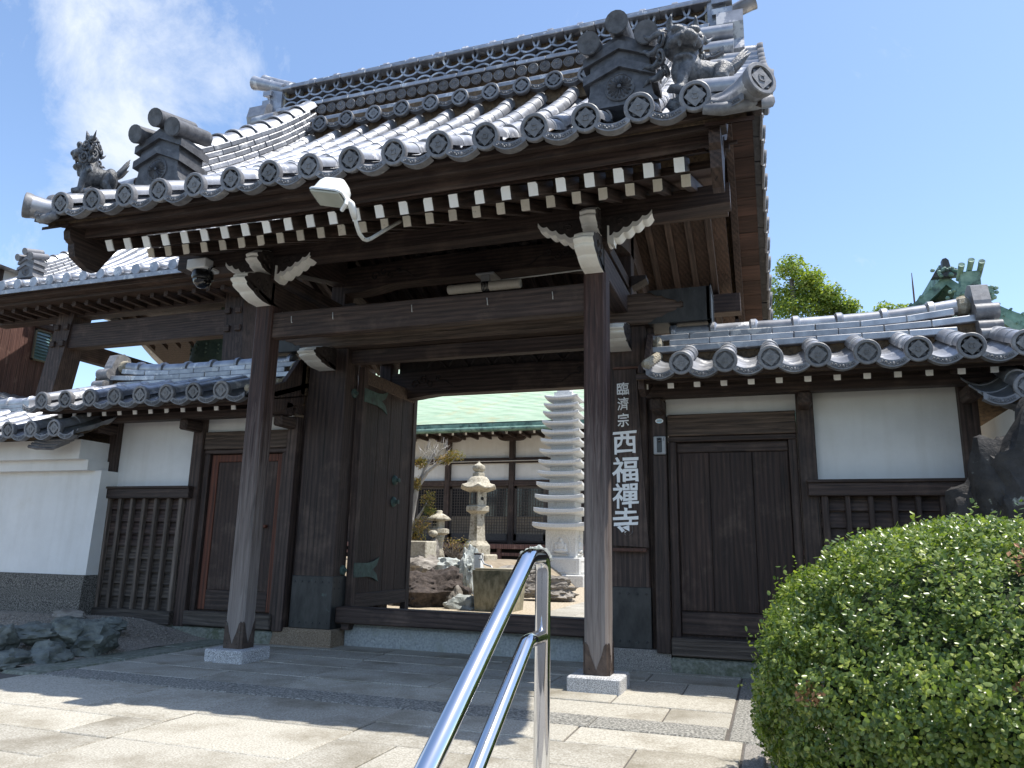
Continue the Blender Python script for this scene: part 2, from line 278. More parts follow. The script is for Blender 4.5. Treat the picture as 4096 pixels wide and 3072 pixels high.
    def mesh(s, name, material, smooth=False):
        me = bpy.data.meshes.new(name); me.from_pydata(s.v, [], s.f); me.validate(); me.update()
        me.materials.append(MAT[material])
        if smooth:
            me.polygons.foreach_set('use_smooth', [True]*len(me.polygons))
        return me
WM = {}
def link(name, me, parent=None, M=None, smooth_angle=None):
    o = bpy.data.objects.new(name, me); COL.objects.link(o)
    M = M or Matrix()
    if parent:
        o.parent = parent; o.matrix_parent_inverse = WM[parent.name].inverted()
    o.matrix_basis = M; WM[o.name] = M.copy(); return o
def part(name, mb, material, parent=None, smooth=False, M=None, label=None):
    me = mb.mesh(name, material, smooth)
    if smooth == 'auto':
        try: me.set_sharp_from_angle(angle=math.radians(38))
        except Exception: pass
    o = link(name, me, parent, M)
    if label: o['label'] = label
    return o
def thing(name, label, cat, loc=(0,0,0), group=None):
    o = bpy.data.objects.new(name, None); COL.objects.link(o); o.location = loc; o.empty_display_size = .2
    WM[o.name] = Matrix.Translation(loc); o['label'] = label; o['category'] = cat
    if group: o['group'] = group
    return o
def tag(o, label, cat, group=None):
    o['label'] = label; o['category'] = cat
    if group: o['group'] = group
    return o
def struct(o): o['kind'] = 'structure'; return o
def stuff(o): o['kind'] = 'stuff'; return o
def bx(name, m, parent, *a, b=.006): return part(name, MB().box(*a, b=b), m, parent)
def frame(o, x, y, z): # matrix from axes
    return Matrix(((x[0],y[0],z[0],o[0]),(x[1],y[1],z[1],o[1]),(x[2],y[2],z[2],o[2]),(0,0,0,1)))
def lerp_curve(pts):   # smooth monotone-ish interpolation through (y,z) points (Catmull-Rom)
    def f(y):
        if y <= pts[0][0]: i = 0
        elif y >= pts[-1][0]: i = len(pts)-2
        else: i = max(k for k in range(len(pts)-1) if pts[k][0] <= y)
        p = lambda k: pts[max(0,min(len(pts)-1,k))]
        x0,x1 = p(i)[0],p(i+1)[0]; h = x1-x0; t = (y-x0)/h
        def sl(k):
            a,b = p(k-1),p(k+1); return (b[1]-a[1])/(b[0]-a[0])
        m0,m1 = sl(i)*h, sl(i+1)*h; t2,t3 = t*t,t*t*t
        if t < 0: return p(i)[1]+sl(i)*(y-x0)
        if t > 1: return p(i+1)[1]+sl(i+1)*(y-x1)
        return (2*t3-3*t2+1)*p(i)[1]+(t3-2*t2+t)*m0+(-2*t3+3*t2)*p(i+1)[1]+(t3-t2)*m1
    return f
# ---------------------------------------------------------------- roof tile pieces (shared meshes)
def multi(name, lst, smooth=False):
    vs = []; fs = []; mi = []
    for i,(mb,m) in enumerate(lst):
        o = len(vs); vs += mb.v; fs += [tuple(k+o for k in f) for f in mb.f]; mi += [i]*len(mb.f)
    me = bpy.data.meshes.new(name); me.from_pydata(vs, [], fs)
    for mb,m in lst: me.materials.append(MAT[m])
    me.polygons.foreach_set('material_index', mi)
    if smooth:
        me.polygons.foreach_set('use_smooth', [True]*len(fs)); me.set_sharp_from_angle(angle=math.radians(smooth))
    me.update(); return me
def half_round(L, r, seg=10, lip=.0025, a0=-.12):
    mb = MB(); rings = [(0,r-.014),(0,r),(.035,r),(.037,r-lip),(L*.55,r-lip-.001),(L,r-lip-.003)]
    n = seg+1; vs = []
    for y,q in rings:
        for k in range(n):
            a = a0+(math.pi-2*a0)*k/seg; vs.append((q*math.cos(a), y, q*math.sin(a)))
    fs = [(i*n+k+1,i*n+k,(i+1)*n+k,(i+1)*n+k+1) for i in range(len(rings)-1) for k in range(seg)]
    mb.add(vs, fs); return mb
def pan(L, w, dip, th=.018, seg=6):
    n = seg+1; vs = []
    def zz(x): return -dip+dip*(x/(w/2))**2
    for y,dz in ((0,-th),(0,0),(L,0)):
        for k in range(n):
            x = -w/2+w*k/seg; vs.append((x,y,zz(x)+dz))
    fs = [(i*n+k,i*n+k+1,(i+1)*n+k+1,(i+1)*n+k) for i in range(2) for k in range(seg)]
    return MB().add(vs, fs)
def petals(mb, r0, r1, n, y0, w, h):   # chrysanthemum petals on a face at y0 looking to -y
    for k in range(n):
        a = 2*math.pi*k/n; d = Vector((math.cos(a),0,math.sin(a))); e = Vector((-math.sin(a),0,math.cos(a)))
        c = [(r0,.25),(r0+(r1-r0)*.6,1),(r1,.55)]
        vs = []
        for r,q in c:
            vs += [d*r-e*w*q+Vector((0,y0,0)), d*r+Vector((0,y0-h,0)), d*r+e*w*q+Vector((0,y0,0))]
        vs.append(d*(r1+w*.35)+Vector((0,y0,0)))
        mb.add(vs, [(0,3,4,1),(1,4,5,2),(3,6,7,4),(4,7,8,5),(6,9,7),(7,9,8),(0,1,2)])
def make_disc(r=.108):
    rim = MB(); f = MB(); d = MB(); k = r/.108
    rim.lathe([(.100*k,.03*k),(.108*k,.0),(.108*k,-.024*k),(.102*k,-.030*k),(.082*k,-.030*k),(.077*k,-.018*k)], axis=1, seg=24)
    rim.f = rim.f[:-1]
    f.lathe([(.079*k,-.0165*k),(.0005,-.0165*k)], axis=1, seg=24)
    for h,y1,rot in ((.052,-.0185,0),(.0535,-.025,45)):
        a = math.radians(rot); q = []
        for s,t in ((-1,-1),(1,-1),(1,1),(-1,1)):
            q.append((k*h*(s*math.cos(a)-t*math.sin(a)), k*h*(s*math.sin(a)+t*math.cos(a))))
        g = f if rot == 0 else f
        (f if rot == 0 else d).prism(q, 1, -.012*k, y1*k)
    for s,t in ((-1,0),(1,0),(0,-1),(0,1)):    # small square frame in the middle
        w,h = (.004,.019) if s else (.019,.004)
        d.box((s*.017-w)*k,(s*.017+w)*k,-.030*k,-.02*k,(t*.017-h)*k,(t*.017+h)*k)
    return multi('eave_disc', [(rim,'tile_disc'),(f,'tile_field'),(d,'tile_mid')], smooth=35)
def make_eavepan(w, dip=.045, h=.075):
    a = MB(); b = MB(); seg = 8; n = seg+1
    def zz(x): return -dip+dip*(x/(w/2))**2
    vs = []
    for y,dz in ((.06,0),(-.012,0),(-.012,-h),(.06,-h)):
        for k in range(n):
            x = -w/2+w*k/seg; vs.append((x,y,zz(x)+dz))
    a.add(vs, [(i*n+k,i*n+k+1,(i+1)*n+k+1,(i+1)*n+k) for i in range(3) for k in range(seg)])
    vs = []; w2 = w*.72
    for dz in (-h*.22,-h*.8):
        for k in range(n):
            x = -w2/2+w2*k/seg; vs.append((x,-.0135,zz(x)+dz))
    b.add(vs, [(k,k+1,n+k+1,n+k) for k in range(seg)])
    for s in (-1,1):     # arabesque: a scroll each side of a bud
        for j,(x0,rr) in enumerate(((.028,.012),(.058,.013),(.088,.011))):
            p = [(s*(x0+rr*math.cos(t)*(1-.1*t)), -.016, zz(x0)-h*.5+ (1 if j%2 else -1)*rr*math.sin(t)*(1-.1*t)) for t in (0,.8,1.6,2.4,3.2,4.0,4.8)]
            a.tube(p, .0035, seg=4)
    a.ell((0,-.015,zz(0)-h*.5), (.012,.008,.016), seg=6, rings=4)
    return multi('eave_pan', [(a,'tile_disc'),(b,'tile_field')], smooth=40)
def make_kiku(r):
    rim = MB(); f = MB()
    rim.lathe([(r*.95,.02),(r,0),(r,-.012),(r*.93,-.016),(r*.86,-.010)], axis=1, seg=20); rim.f = rim.f[:-1]
    f.lathe([(r*.87,-.008),(.0005,-.008)], axis=1, seg=20)
    petals(rim, r*.16, r*.78, 16, -.008, r*.135, r*.13); rim.lathe([(r*.14,-.008),(r*.12,-.02),(r*.02,-.022)], axis=1, seg=8)
    return multi('chrysanthemum', [(rim,'tile_disc'),(f,'tile_field')], smooth=45)
PITCH = .383
ME = dict(round=half_round(.36,.088).mesh('round_tile','tile',True), disc=make_disc(), epan=make_eavepan(PITCH-.13,.052,.058), pan=pan(.36,.31,.075).mesh('pan_tile','tile',True),
          kiku=make_kiku(.066), ridge=MB().box(-.188,.188,-.5,.5,-.5,.5,b=.0).mesh('r','tile'))
for k in ('round','pan'): ME[k].set_sharp_from_angle(angle=math.radians(50))
def noshi_mesh(L, w, h): return MB().box(-L/2,L/2,-w/2,w/2,0,h, b=.007).mesh('ridge_tile','tile')
def walk(prof, y0, y1, step, flip=None):
    """points at equal arc length along a roof profile; flip mirrors about that Y"""
    pts = []; y = y0; acc = 0; d = .01; last = (y0,prof(y0)); pts.append(y0)
    while y < y1:
        y += d; z = prof(y); acc += math.hypot(d, z-last[1]); last = (y,z)
        if acc >= step: pts.append(y); acc = 0
    return pts
def slope_frame(x, y, prof, dz=0, flip=None):
    e = .02; t = Vector((0, 2*e, prof(y+e)-prof(y-e))).normalized(); n = Vector((0,-t.z,t.y)); p = Vector((x,y,prof(y)))+n*dz; X = Vector((1,0,0))
    if flip is not None:
        p.y = 2*flip-p.y; t.y = -t.y; n.y = -n.y; X = Vector((-1,0,0))
    return frame(p, X, t, n)
def lay_slope(roof, xs, prof, y0, y1, lift=lambda x:0, step=.30, discs=True, gaps=True, flip=None, panx=None, pstep=None):
    ys = walk(prof, y0, y1, step)
    for x in xs:
        for i,y in enumerate(ys):
            M = slope_frame(x+random.uniform(-.004,.004), y, prof, dz=random.uniform(-.003,.003), flip=flip); M.translation.z += lift(x)*max(0,1-i/6)
            link('round_tile', ME['round'], roof, M)
        if discs:
            M = slope_frame(x, y0-.005, prof, flip=flip); p = M.translation.copy(); p.z += lift(x)-.004
            t = M.col[1].xyz.normalized(); t.z *= .35; t.normalize(); X = M.col[0].xyz.normalized(); M2 = frame(p, X, t, X.cross(t)) @ Matrix.Rotation(random.uniform(-.12,.12),4,'Y')
            link('eave_disc', ME['disc'], roof, M2)
    for x in (panx or []):
        for i,y in enumerate(ys if not pstep else walk(prof,y0,y1,pstep)):
            M = slope_frame(x, y, prof, dz=-.02+(.004*(i%2) if pstep else 0), flip=flip) @ (Matrix.Rotation(.05,4,'X') if pstep else Matrix()); M.translation.z += lift(x)*max(0,1-i/6); link('pan_tile', ME['pan'], roof, M)
        if discs:
            M = slope_frame(x, y0-.01, prof, flip=flip); p = M.translation.copy(); p.z += lift(x)-.035; X = M.col[0].xyz.normalized(); t = Vector((0,1 if flip is None else -1,0))
            link('eave_pan', ME['epan'], roof, frame(p, X, t, X.cross(t)))
def ridge_end(parent, base, face, s=1.0, dark='tile_dark'):
    """box-shaped ridge-end tile with chevrons, crest and three tubes; face = angle about z of its front (0 looks to -y)"""
    M = Matrix.Translation(base) @ Matrix.Rotation(face,4,'Z') @ Matrix.Scale(s,4)
    body = MB().prism([(-.30,0),(.30,0),(.262,.05),(.24,.14),(.23,.5),(0,.63),(-.23,.5),(-.24,.14),(-.262,.05)],1,-.15,.17)
    o = part('ridge_end_tile', body, dark, parent, M=M)
    for z in (.27,.43):
        c = MB().prism([(-.285,z),(-.285,z-.075),(0,z+.05),(.285,z-.075),(.285,z),(0,z+.125)],1,-.185,.20)
        part('chevron_band', c, dark, o, M=M)
    crest = MB(); CR = .118; crest.lathe([(CR*.98,.02),(CR,0),(CR,-.012),(CR*.93,-.016),(CR*.88,-.010),(.001,-.010)], c=(0,-.15,.15), axis=1, seg=28)
    pc_ = MB(); petals(pc_, .02, CR*.78, 16, -.158, .0175, .022); crest.add([(x,y,z+.15) for x,y,z in pc_.v], pc_.f); crest.lathe([(.02,-.158),(.016,-.182),(.002,-.186)], c=(0,0,.15), axis=1, seg=8)
    part('crest', crest, dark, o, M=M)
    for x,z in ((-.2,.60),(0,.74),(.2,.60)):
        t = MB(); d = Vector((x*.25,-.95,-.28)).normalized()
        p0 = Vector((x,.22,z+.06)); R = .083
        path = [p0, p0+d*.28, p0+d*.44, p0+d*.50, p0+d*.505, p0+d*.48]
        t.tube(path, [R*.96,R,R*1.04,R*1.12,R*1.05,R*.5], seg=16)
        t.tube([p0+d*.47,p0+d*.5], [R*.46,R*.40], seg=10)
        part('tube_tile', t, dark, o, smooth='auto', M=M)
    return o
def along_ridge(parent, xc, prof, y0, y1, w, layers=6, h=.06, flip=None, L=.30, tile='tile', cap_r=.15):
    """descending ridge: courses of flat tiles and a row of wide caps, following a roof profile"""
    body = MB(); ys = [y0+(y1-y0)*i/14 for i in range(15)]
    vs = []
    for y in ys:
        z = prof(y)
        for dz,hw in ((-.15,w/2-.03),(layers*h+.03,w/2-.05)):
            yy = y if flip is None else 2*flip-y
            vs += [(xc-hw,yy,z+dz),(xc+hw,yy,z+dz)]
    fs = []
    for i in range(14):
        a = i*4; b = a+4
        fs += [(a,a+2,b+2,b),(a+1,b+1,b+3,a+3),(a+2,a+3,b+3,b+2)]
    fs += [(0,1,3,2),(56,58,59,57)]
    o = part('descending_ridge', body.add(vs,fs), 'clay', parent)
    wid = [w-.012*k for k in range(layers)]
    for k in range(layers):
        me = noshi_mesh(L-.004, wid[k], h-.006)
        p2 = walk(prof, y0-(L*.5 if k%2 else 0), y1, L)
        for y in p2:
            if y < y0-.02: y = y0+.05
            M = slope_frame(xc, y+.11, prof, dz=.0+k*h, flip=flip) @ Matrix.Rotation(math.pi/2,4,'Z')
            link('flat_ridge_tile', me, o, M @ Matrix.Translation((random.uniform(-.004,.004),random.uniform(-.004,.004),0)))
    cm = half_round(.36, cap_r, seg=12, lip=.022, a0=.28); me = cm.mesh('cap_tile', tile, True); me.set_sharp_from_angle(angle=math.radians(50))
    for y in walk(prof, y0, y1, .29):
        M = slope_frame(xc, y, prof, dz=layers*h-.05, flip=flip); link('cap_tile', me, o, M)
    return o
# ---------------------------------------------------------------- GROUND, paving
g = part('ground', MB().box(-400,400,-400,400,-1.6,-1.0), 'gravel'); struct(g)
fg = part('forecourt', MB().box(-14,14,-4.32,1.9,-1.2,-.035), 'gravel'); struct(fg)
gd = part('garden_ground', MB().box(-60,60,1.72,90,-1.1,.165), 'gravel_gold'); struct(gd)
for i in range(4):
    st = part('step', MB().box(-3,3.4,-4.62-.3*i,-4.30-.3*i,-1.5,-.16-.15*i, b=.012), 'granite_grey'); struct(st)
lw = part('street', MB().box(-60,60,-60,-5.4,-1.4,-.62), 'asphalt'); struct(lw)
pv = part('paving', MB().box(-3.12,3.0,-4.30,1.6,-.3,-.012), 'joint'); struct(pv)
SL = []
def row(y0,y1,xs): SL.extend([(a,b,y0,y1) for a,b in zip(xs[:-1],xs[1:])])
row(-2.32,-1.37,[-2.8,-1.36,-.53]); row(-2.77,-2.32,[-2.8,-1.95,-.89,-.51]); row(-3.2,-2.77,[-2.8,-1.5,-.49]); row(-4.3,-3.2,[-2.8,-1.2,-.46])
row(-2.05,-1.37,[-.53,.70]); row(-2.75,-2.05,[-.51,.71]); row(-3.5,-2.75,[-.49,.72]); row(-4.3,-3.5,[-.46,.74])
row(-1.79,-1.37,[.70,1.97,2.99]); row(-2.28,-1.79,[.71,2.41,2.99]); row(-2.95,-2.28,[.72,1.12,2.35,2.99]); row(-4.3,-2.95,[.74,1.9,2.99])
row(-.55,-1.03,[-2.7,-1.42,-.6,.9,2.45,2.89]); row(.02,-.53,[-2.7,-1.9,-.65,.5,2.0,2.89]); row(.53,.04,[-2.7,-1.3,-.66,1.35,2.47,2.89]); row(1.0,.55,[-2.7,-.72,.8,2.1,2.89]); row(1.55,1.02,[-2.7,-1.6,-.74,.6,1.9,2.89])
for a,b,y0,y1 in SL:
    y0,y1 = min(y0,y1),max(y0,y1); dz = random.uniform(-.003,.003)
    M = Matrix.Translation(((a+b)/2,(y0+y1)/2,dz)); 
    part('paving_slab', MB().box(-(b-a)/2+.0055,(b-a)/2-.0055,-(y1-y0)/2+.0055,(y1-y0)/2-.0055,-.09,0,b=.006), 'paving', pv, M=M)
for a,b in zip([-2.8,-1.0,.95,2.02],[-1.0,.95,2.02,2.88]):
    part('border_stone', MB().box(a+.004,b-.004,-1.366,-1.035,-.09,.002,b=.006), 'paving_rough', pv)
ks = [-1.43,-.5,.4,1.35]
for a,b in zip(ks[:-1],ks[1:]):
    part('kerb_stone', MB().box(-3.12,-2.705,a+.005,b-.005,-.12,.012,b=.02), 'stone_moss', pv)
part('kerb_stone', MB().box(2.897,3.32,-1.36,1.2,-.2,-.004,b=.012), 'paving_rough', pv)
part('kerb_stone', MB().box(2.995,3.12,-4.3,-1.40,-.2,-.005,b=.01), 'granite_grey', pv)
# ---------------------------------------------------------------- TEMPLE GATE
G = thing('temple_gate', 'dark timber temple gate with grey tiled gable roof and white rafter ends', 'gate', (0,1.4,0))
YC = 1.42                                # ridge line
FX = 1.8                                 # post centres
def lift(x): return .045*(abs(x)/2.9)**3
def scallop(cx, w, z0, z1, up=True):
    return [(cx-w/2,z0),(cx+w/2,z0),(cx+w/2,z1),(cx+w*.38,z1-.02),(cx+w*.26,z1-.10),(cx+w*.1,z1-.17),(cx,z1-.22),(cx-w*.1,z1-.17),(cx-w*.26,z1-.10),(cx-w*.38,z1-.02),(cx-w/2,z1)]
for sx in (-1,1):
    for yy,ground in ((0,0),(2.75,.165)):
        x = sx*FX
        c = .026; h = .104
        oct_ = [(x-h+c,yy-h),(x+h-c,yy-h),(x+h,yy-h+c),(x+h,yy+h-c),(x+h-c,yy+h),(x-h+c,yy+h),(x-h,yy+h-c),(x-h,yy-h+c)]
        p = part('post', MB().prism(oct_,2,ground+.11,3.6), 'wood_post' , G)
        sh = MB(); e = h+.007
        sh.prism(scallop(x,2*h-.03,ground+.116,ground+.37),1,yy-e,yy-e+.012); sh.prism(scallop(x,2*h-.03,ground+.116,ground+.37),1,yy+e-.012,yy+e)
        sh.prism(scallop(yy,2*h-.03,ground+.116,ground+.37),0,x-e,x-e+.012); sh.prism(scallop(yy,2*h-.03,ground+.116,ground+.37),0,x+e-.012,x+e)
        for a,b in ((-1,-1),(1,-1),(1,1),(-1,1)):
            sh.prism([(x+a*(e-.03),yy+b*e),(x+a*e,yy+b*(e-.03)),(x+a*(e-.035),yy+b*(e-.035))],2,ground+.116,ground+.36)
        for dx in (-.06,.06):
            for dz in (.16,.27): sh.ell((x+dx,yy-e,ground+dz),(.009,.007,.009),seg=6,rings=4); sh.ell((x+e,yy+dx,ground+dz),(.007,.009,.009),seg=6,rings=4)
        part('post_shoe', sh, 'copper_brown', p)
        part('base_stone', MB().box(x-.22,x+.22,yy-.22,yy+.22,ground-.05,ground+.116,b=.012), 'granite', G)
    # broad main posts with copper shoes on stone
    a,b = (1.535,2.06) if sx > 0 else (-2.06,-1.535)
    mp = bx('main_post','wood_z',G,a,b,1.2,1.48,.18,3.46,b=.012)
    ms = MB().box(a-.008,b+.008,1.192,1.488,.185,.765,b=.006)
    for i in range(6):
        for z in (.70,.25): ms.ell((a+.04+(b-a-.08)*i/5,1.192,z),(.012,.008,.012),seg=6,rings=4)
    for z in (.70,.63,.3,.25):
        for yy in (1.24,1.34): ms.ell((b+.008 if sx<0 else a-.008,yy,z),(.008,.012,.012),seg=6,rings=4)
    part('post_shoe', ms, 'copper_dark', mp)
    bs = MB(); x0,x1 = (a-.2,b+.05) if sx<0 else (a-.05,b+.19)
    lo = [(x0-.03,1.12),(x1+.03,1.12),(x1+.03,1.55),(x0-.03,1.55)]; hi = [(x0+.02,1.16),(x1,1.16),(x1,1.53),(x0+.02,1.53)]
    bs.add([(x,y,-.05) for x,y in lo]+[(x,y,.165) for x,y in hi]+[(x+(.015 if x<(x0+x1)/2 else -.015),y+(.015 if y<1.3 else -.015),.185) for x,y in hi],
           [(0,1,5,4),(1,2,6,5),(2,3,7,6),(3,0,4,7),(4,5,9,8),(5,6,10,9),(6,7,11,10),(7,4,8,11),(8,9,10,11)])
    part('base_stone', bs, 'granite_brown' if sx<0 else 'granite_grey', G)
    f0,f1 = sorted((sx*2.05,sx*2.135)); bx('filler_board','wood_z',G,f0,f1,1.27,1.33,.17,3.45,b=0)
# sill
bx('sill_beam','wood_x',G,-1.52,1.52,1.27,1.47,.25,.43,b=.015)
bx('sill_stone','stone_sill',G,-1.475,1.475,1.40,1.7,-.05,.235,b=.03)
for x in (-1.40,1.40): bx('sill_block','wood_x',G,x-.05,x+.05,1.30,1.44,.18,.25)
# lintels
bx('tie_beam','wood_x',G,-FX+.09,FX-.09,-.055,.055,3.246,3.526,b=.008)
for x in (-1.45,-.95,.75,1.4,-.05): part('hook', MB().tube([(x,-.05,3.40),(x,-.075,3.39),(x+.004,-.085,3.41),(x-.004,-.08,3.46)],.004,seg=5), 'galvanised', G)
kb = part('great_lintel', MB().box(-2.70,2.70,1.14,1.52,3.455,3.80,b=.02), 'wood_grain', G)
for sx in (-1,1):   # copper-clad lintel ends with a flame-cut edge
    c = MB()
    edge = [(2.12,3.80),(2.16,3.77),(2.20,3.745),(2.24,3.75),(2.29,3.715),(2.34,3.70),(2.385,3.685),(2.41,3.66),(2.44,3.675),(2.47,3.655),(2.465,3.63),(2.47,3.605),(2.44,3.585),(2.41,3.60),(2.385,3.575),(2.34,3.56),(2.29,3.545),(2.24,3.51),(2.20,3.515),(2.16,3.49),(2.12,3.455)]
    poly = [(sx*x,z) for x,z in edge]+[(sx*2.735,3.447),(sx*2.735,3.808)]
    c.prism(poly,1,1.128,1.145); c.prism(poly,1,1.515,1.532)
    c.box(sx*2.10,sx*2.735,1.13,1.53,3.795,3.81); c.box(sx*2.10,sx*2.735,1.13,1.53,3.445,3.458)
    c.box(sx*2.70,sx*2.742,1.128,1.532,3.445,3.81,b=.004)
    fr = MB(); 
    for a,b_,d,e in ((3.43,3.45,1.11,1.55),(3.805,3.825,1.11,1.55)): fr.box(sx*2.735,sx*2.75,d,e,a,b_)
    fr.box(sx*2.735,sx*2.75,1.11,1.135,3.43,3.825); fr.box(sx*2.735,sx*2.75,1.525,1.55,3.43,3.825)
    o = part('lintel_cap', c, 'copper_dark', kb); part('cap_frame', fr, 'copper_dark', kb)
bx('tie_beam','wood_x',G,-1.55,1.55,1.30,1.42,3.28,3.45,b=.008)
# rear rainbow beam, arched underside
def koryo(x0,x1,z0,z1,y0,y1,rise=.05):
    n = 24; top = [(x0+(x1-x0)*i/n, z1+.05*math.sin(math.pi*i/n)) for i in range(n+1)]
    def u(t): 
        e = min(t,1-t); return rise*min(1,max(0,(e-.08)/.12))
    bot = [(x0+(x1-x0)*i/n, z0+u(i/n)) for i in range(n+1)]
    return MB().prism(bot+top[::-1],1,y0,y1)
def scroll(mb, x, z, y, s, d):   # carved cloud scroll in relief: d=+1/-1 direction
    for k,(dx,dz,r,t0) in enumerate(((0,0,.06,0),(.11,.05,.05,1),(.20,.0,.045,2),(.29,.055,.035,.5))):
        p = []
        for i in range(13):
            t = t0+i*.55; q = r*(1-i/15); p.append((x+d*s*(dx+q*math.cos(t)), y, z+s*(dz+q*math.sin(t))))
        mb.tube(p, .011*s, seg=5)
    mb.tube([(x+d*s*(.30+.05*i), y, z+s*(.02+.03*math.sin(i*1.1)-.012*i)) for i in range(7)], [.011*s*(1-i/8) for i in range(7)], seg=5)
rk = part('rainbow_beam', koryo(-1.72,1.72,3.10,3.46,2.66,2.84), 'wood_x', G)
for d in (-1,1): m = MB(); scroll(m,d*1.35,3.30,2.655,1.2,-d); part('carving', m, 'carved', rk)
rk = part('rainbow_beam', koryo(-1.72,1.72,4.20,4.52,1.30,1.52,.07), 'wood_x', G)
for d in (-1,1): m = MB(); scroll(m,d*1.28,4.38,1.295,1.1,-d); part('carving', m, 'carved', rk)
m = MB()    # dragon-like openwork over the beam
for i in range(16):
    t = i/15; m.ell((-.75+1.5*t, 1.40+.05*math.sin(i*2.1), 4.64+.05*math.sin(i*1.7)+.06*math.sin(math.pi*t)), (.075,.07,.05+.02*math.sin(i*3)), seg=8, rings=5)
scroll(m,-.7,4.66,1.31,1.0,-1); scroll(m,.7,4.66,1.31,1.0,1); scroll(m,-.2,4.68,1.31,1.1,1)
part('transom_carving', m, 'carved', G)
bx('transom_panel','carved',G,-1.62,1.72,2.72,2.78,3.44,4.1,b=0)
for k in range(9):
    part('wave_carving', MB().tube([(-1.2+.33*k+.05*i,2.71,3.55+.10*math.sin(i*.55)*(1+.2*(k%3))) for i in range(7)],.02,seg=5), 'carved', G)
bx('ridge_purlin','wood_x',G,-2.95,2.95,1.32,1.52,4.72,4.95)
bx('rear_purlin','wood_x',G,-3.0,3.0,2.75,2.95,4.02,4.26)
for sx in (-1,1): bx('strut','wood_z',G,sx*1.8-.1,sx*1.8+.1,1.32,1.52,3.80,4.72); bx('strut','wood_z',G,-.1+sx*.7,.1+sx*.7,1.36,1.48,4.5,4.72)
# ---- bracket beams with white painted, wavy noses
def nose_profile(y, z0, z1, n=5, depth=.5):
    """outline of a carved nose in (y,z), front edge first from top to bottom"""
    H = z1-z0; fr = []
    for i in range(n*6+1):
        t = i/(n*6); bulge = depth*(.12+.88*(math.sin(math.pi*min(1,.20+.80*(1-t)))**.8)) if t < .98 else 0
        wob = .03*abs(math.sin(math.pi*t*n))
        fr.append((y-bulge-wob+(.55*depth)*t**2.0, z1-H*t))
    return fr
def nose(parent, x, y, z0, z1, w, depth, n=5):
    fr = nose_profile(y, z0, z1, n, depth)
    poly = fr+[(y+.05,z0),(y+.05,z1)]
    o = part('bracket_nose', MB().prism(poly,0,x-w/2,x+w/2), 'carved', parent)
    mb = MB(); vs = []                         # paint: a thin shell over the front edge, ridged in the middle
    for (a,b) in fr: vs += [(x-w/2-.003,a-.004,b),(x-w/4,a-.020,b),(x,a-.028,b),(x+w/4,a-.020,b),(x+w/2+.003,a-.004,b)]
    k = 5; fs = [(i*k+j,i*k+j+1,(i+1)*k+j+1,(i+1)*k+j) for i in range(len(fr)-1) for j in range(k-1)]
    part('painted_edge', mb.add(vs,fs), 'white_paint', o)
    ym = (fr[len(fr)//2][0]+y)/2
    for s in (-1,1):
        sc = MB()
        for (dy,dz,r) in ((0,.02,.05),(.09,-.04,.045),(-.03,-.08,.035),(.13,.05,.035)):
            sc.tube([(x+s*(w/2+.002), ym+dy+r*(1-i/14)*math.cos(i*.55), (z0+z1)/2+dz+r*(1-i/14)*math.sin(i*.55)) for i in range(12)], .009, seg=5)
        part('carving', sc, 'carved', o)
    return o
def wing_bracket(parent, x, d, y, z0, z1, L, w):
    """bracket arm along x with a white wavy lower edge that climbs outward"""
    n = 30; bot = []
    for i in range(n+1):
        t = i/n; bot.append((x+d*(.10+(L-.10)*t), z0+(z1-z0)*(t**1.15)*.92-.026*abs(math.sin(math.pi*5*t))))
    poly = bot+[(x+d*L,z1),(x+d*.02,z1),(x+d*.02,z0)]
    o = part('bracket_arm', MB().prism(poly,1,y-w/2,y+w/2), 'carved', parent)
    vs = []
    for i,(a,b) in enumerate(bot[2:]):
        vs += [(a,y-w/2-.004,b+.055-.02*(i/28)),(a,y-w/2-.006,b-.004),(a,y,b-.016),(a,y+w/2+.003,b-.004)]
    k = 4; fs = [(i*k+j,i*k+j+1,(i+1)*k+j+1,(i+1)*k+j) for i in range(len(bot)-3) for j in range(k-1)]
    part('painted_edge', MB().add(vs,fs), 'white_paint', o)
    m = MB(); m.tube([(x+d*(L*.45+.05*(1-i/14)*math.cos(i*.55)), y-w/2-.002, z1-.07+.04*(1-i/14)*math.sin(i*.55)) for i in range(12)], .008, seg=5); part('carving', m, 'carved', o)
    return o
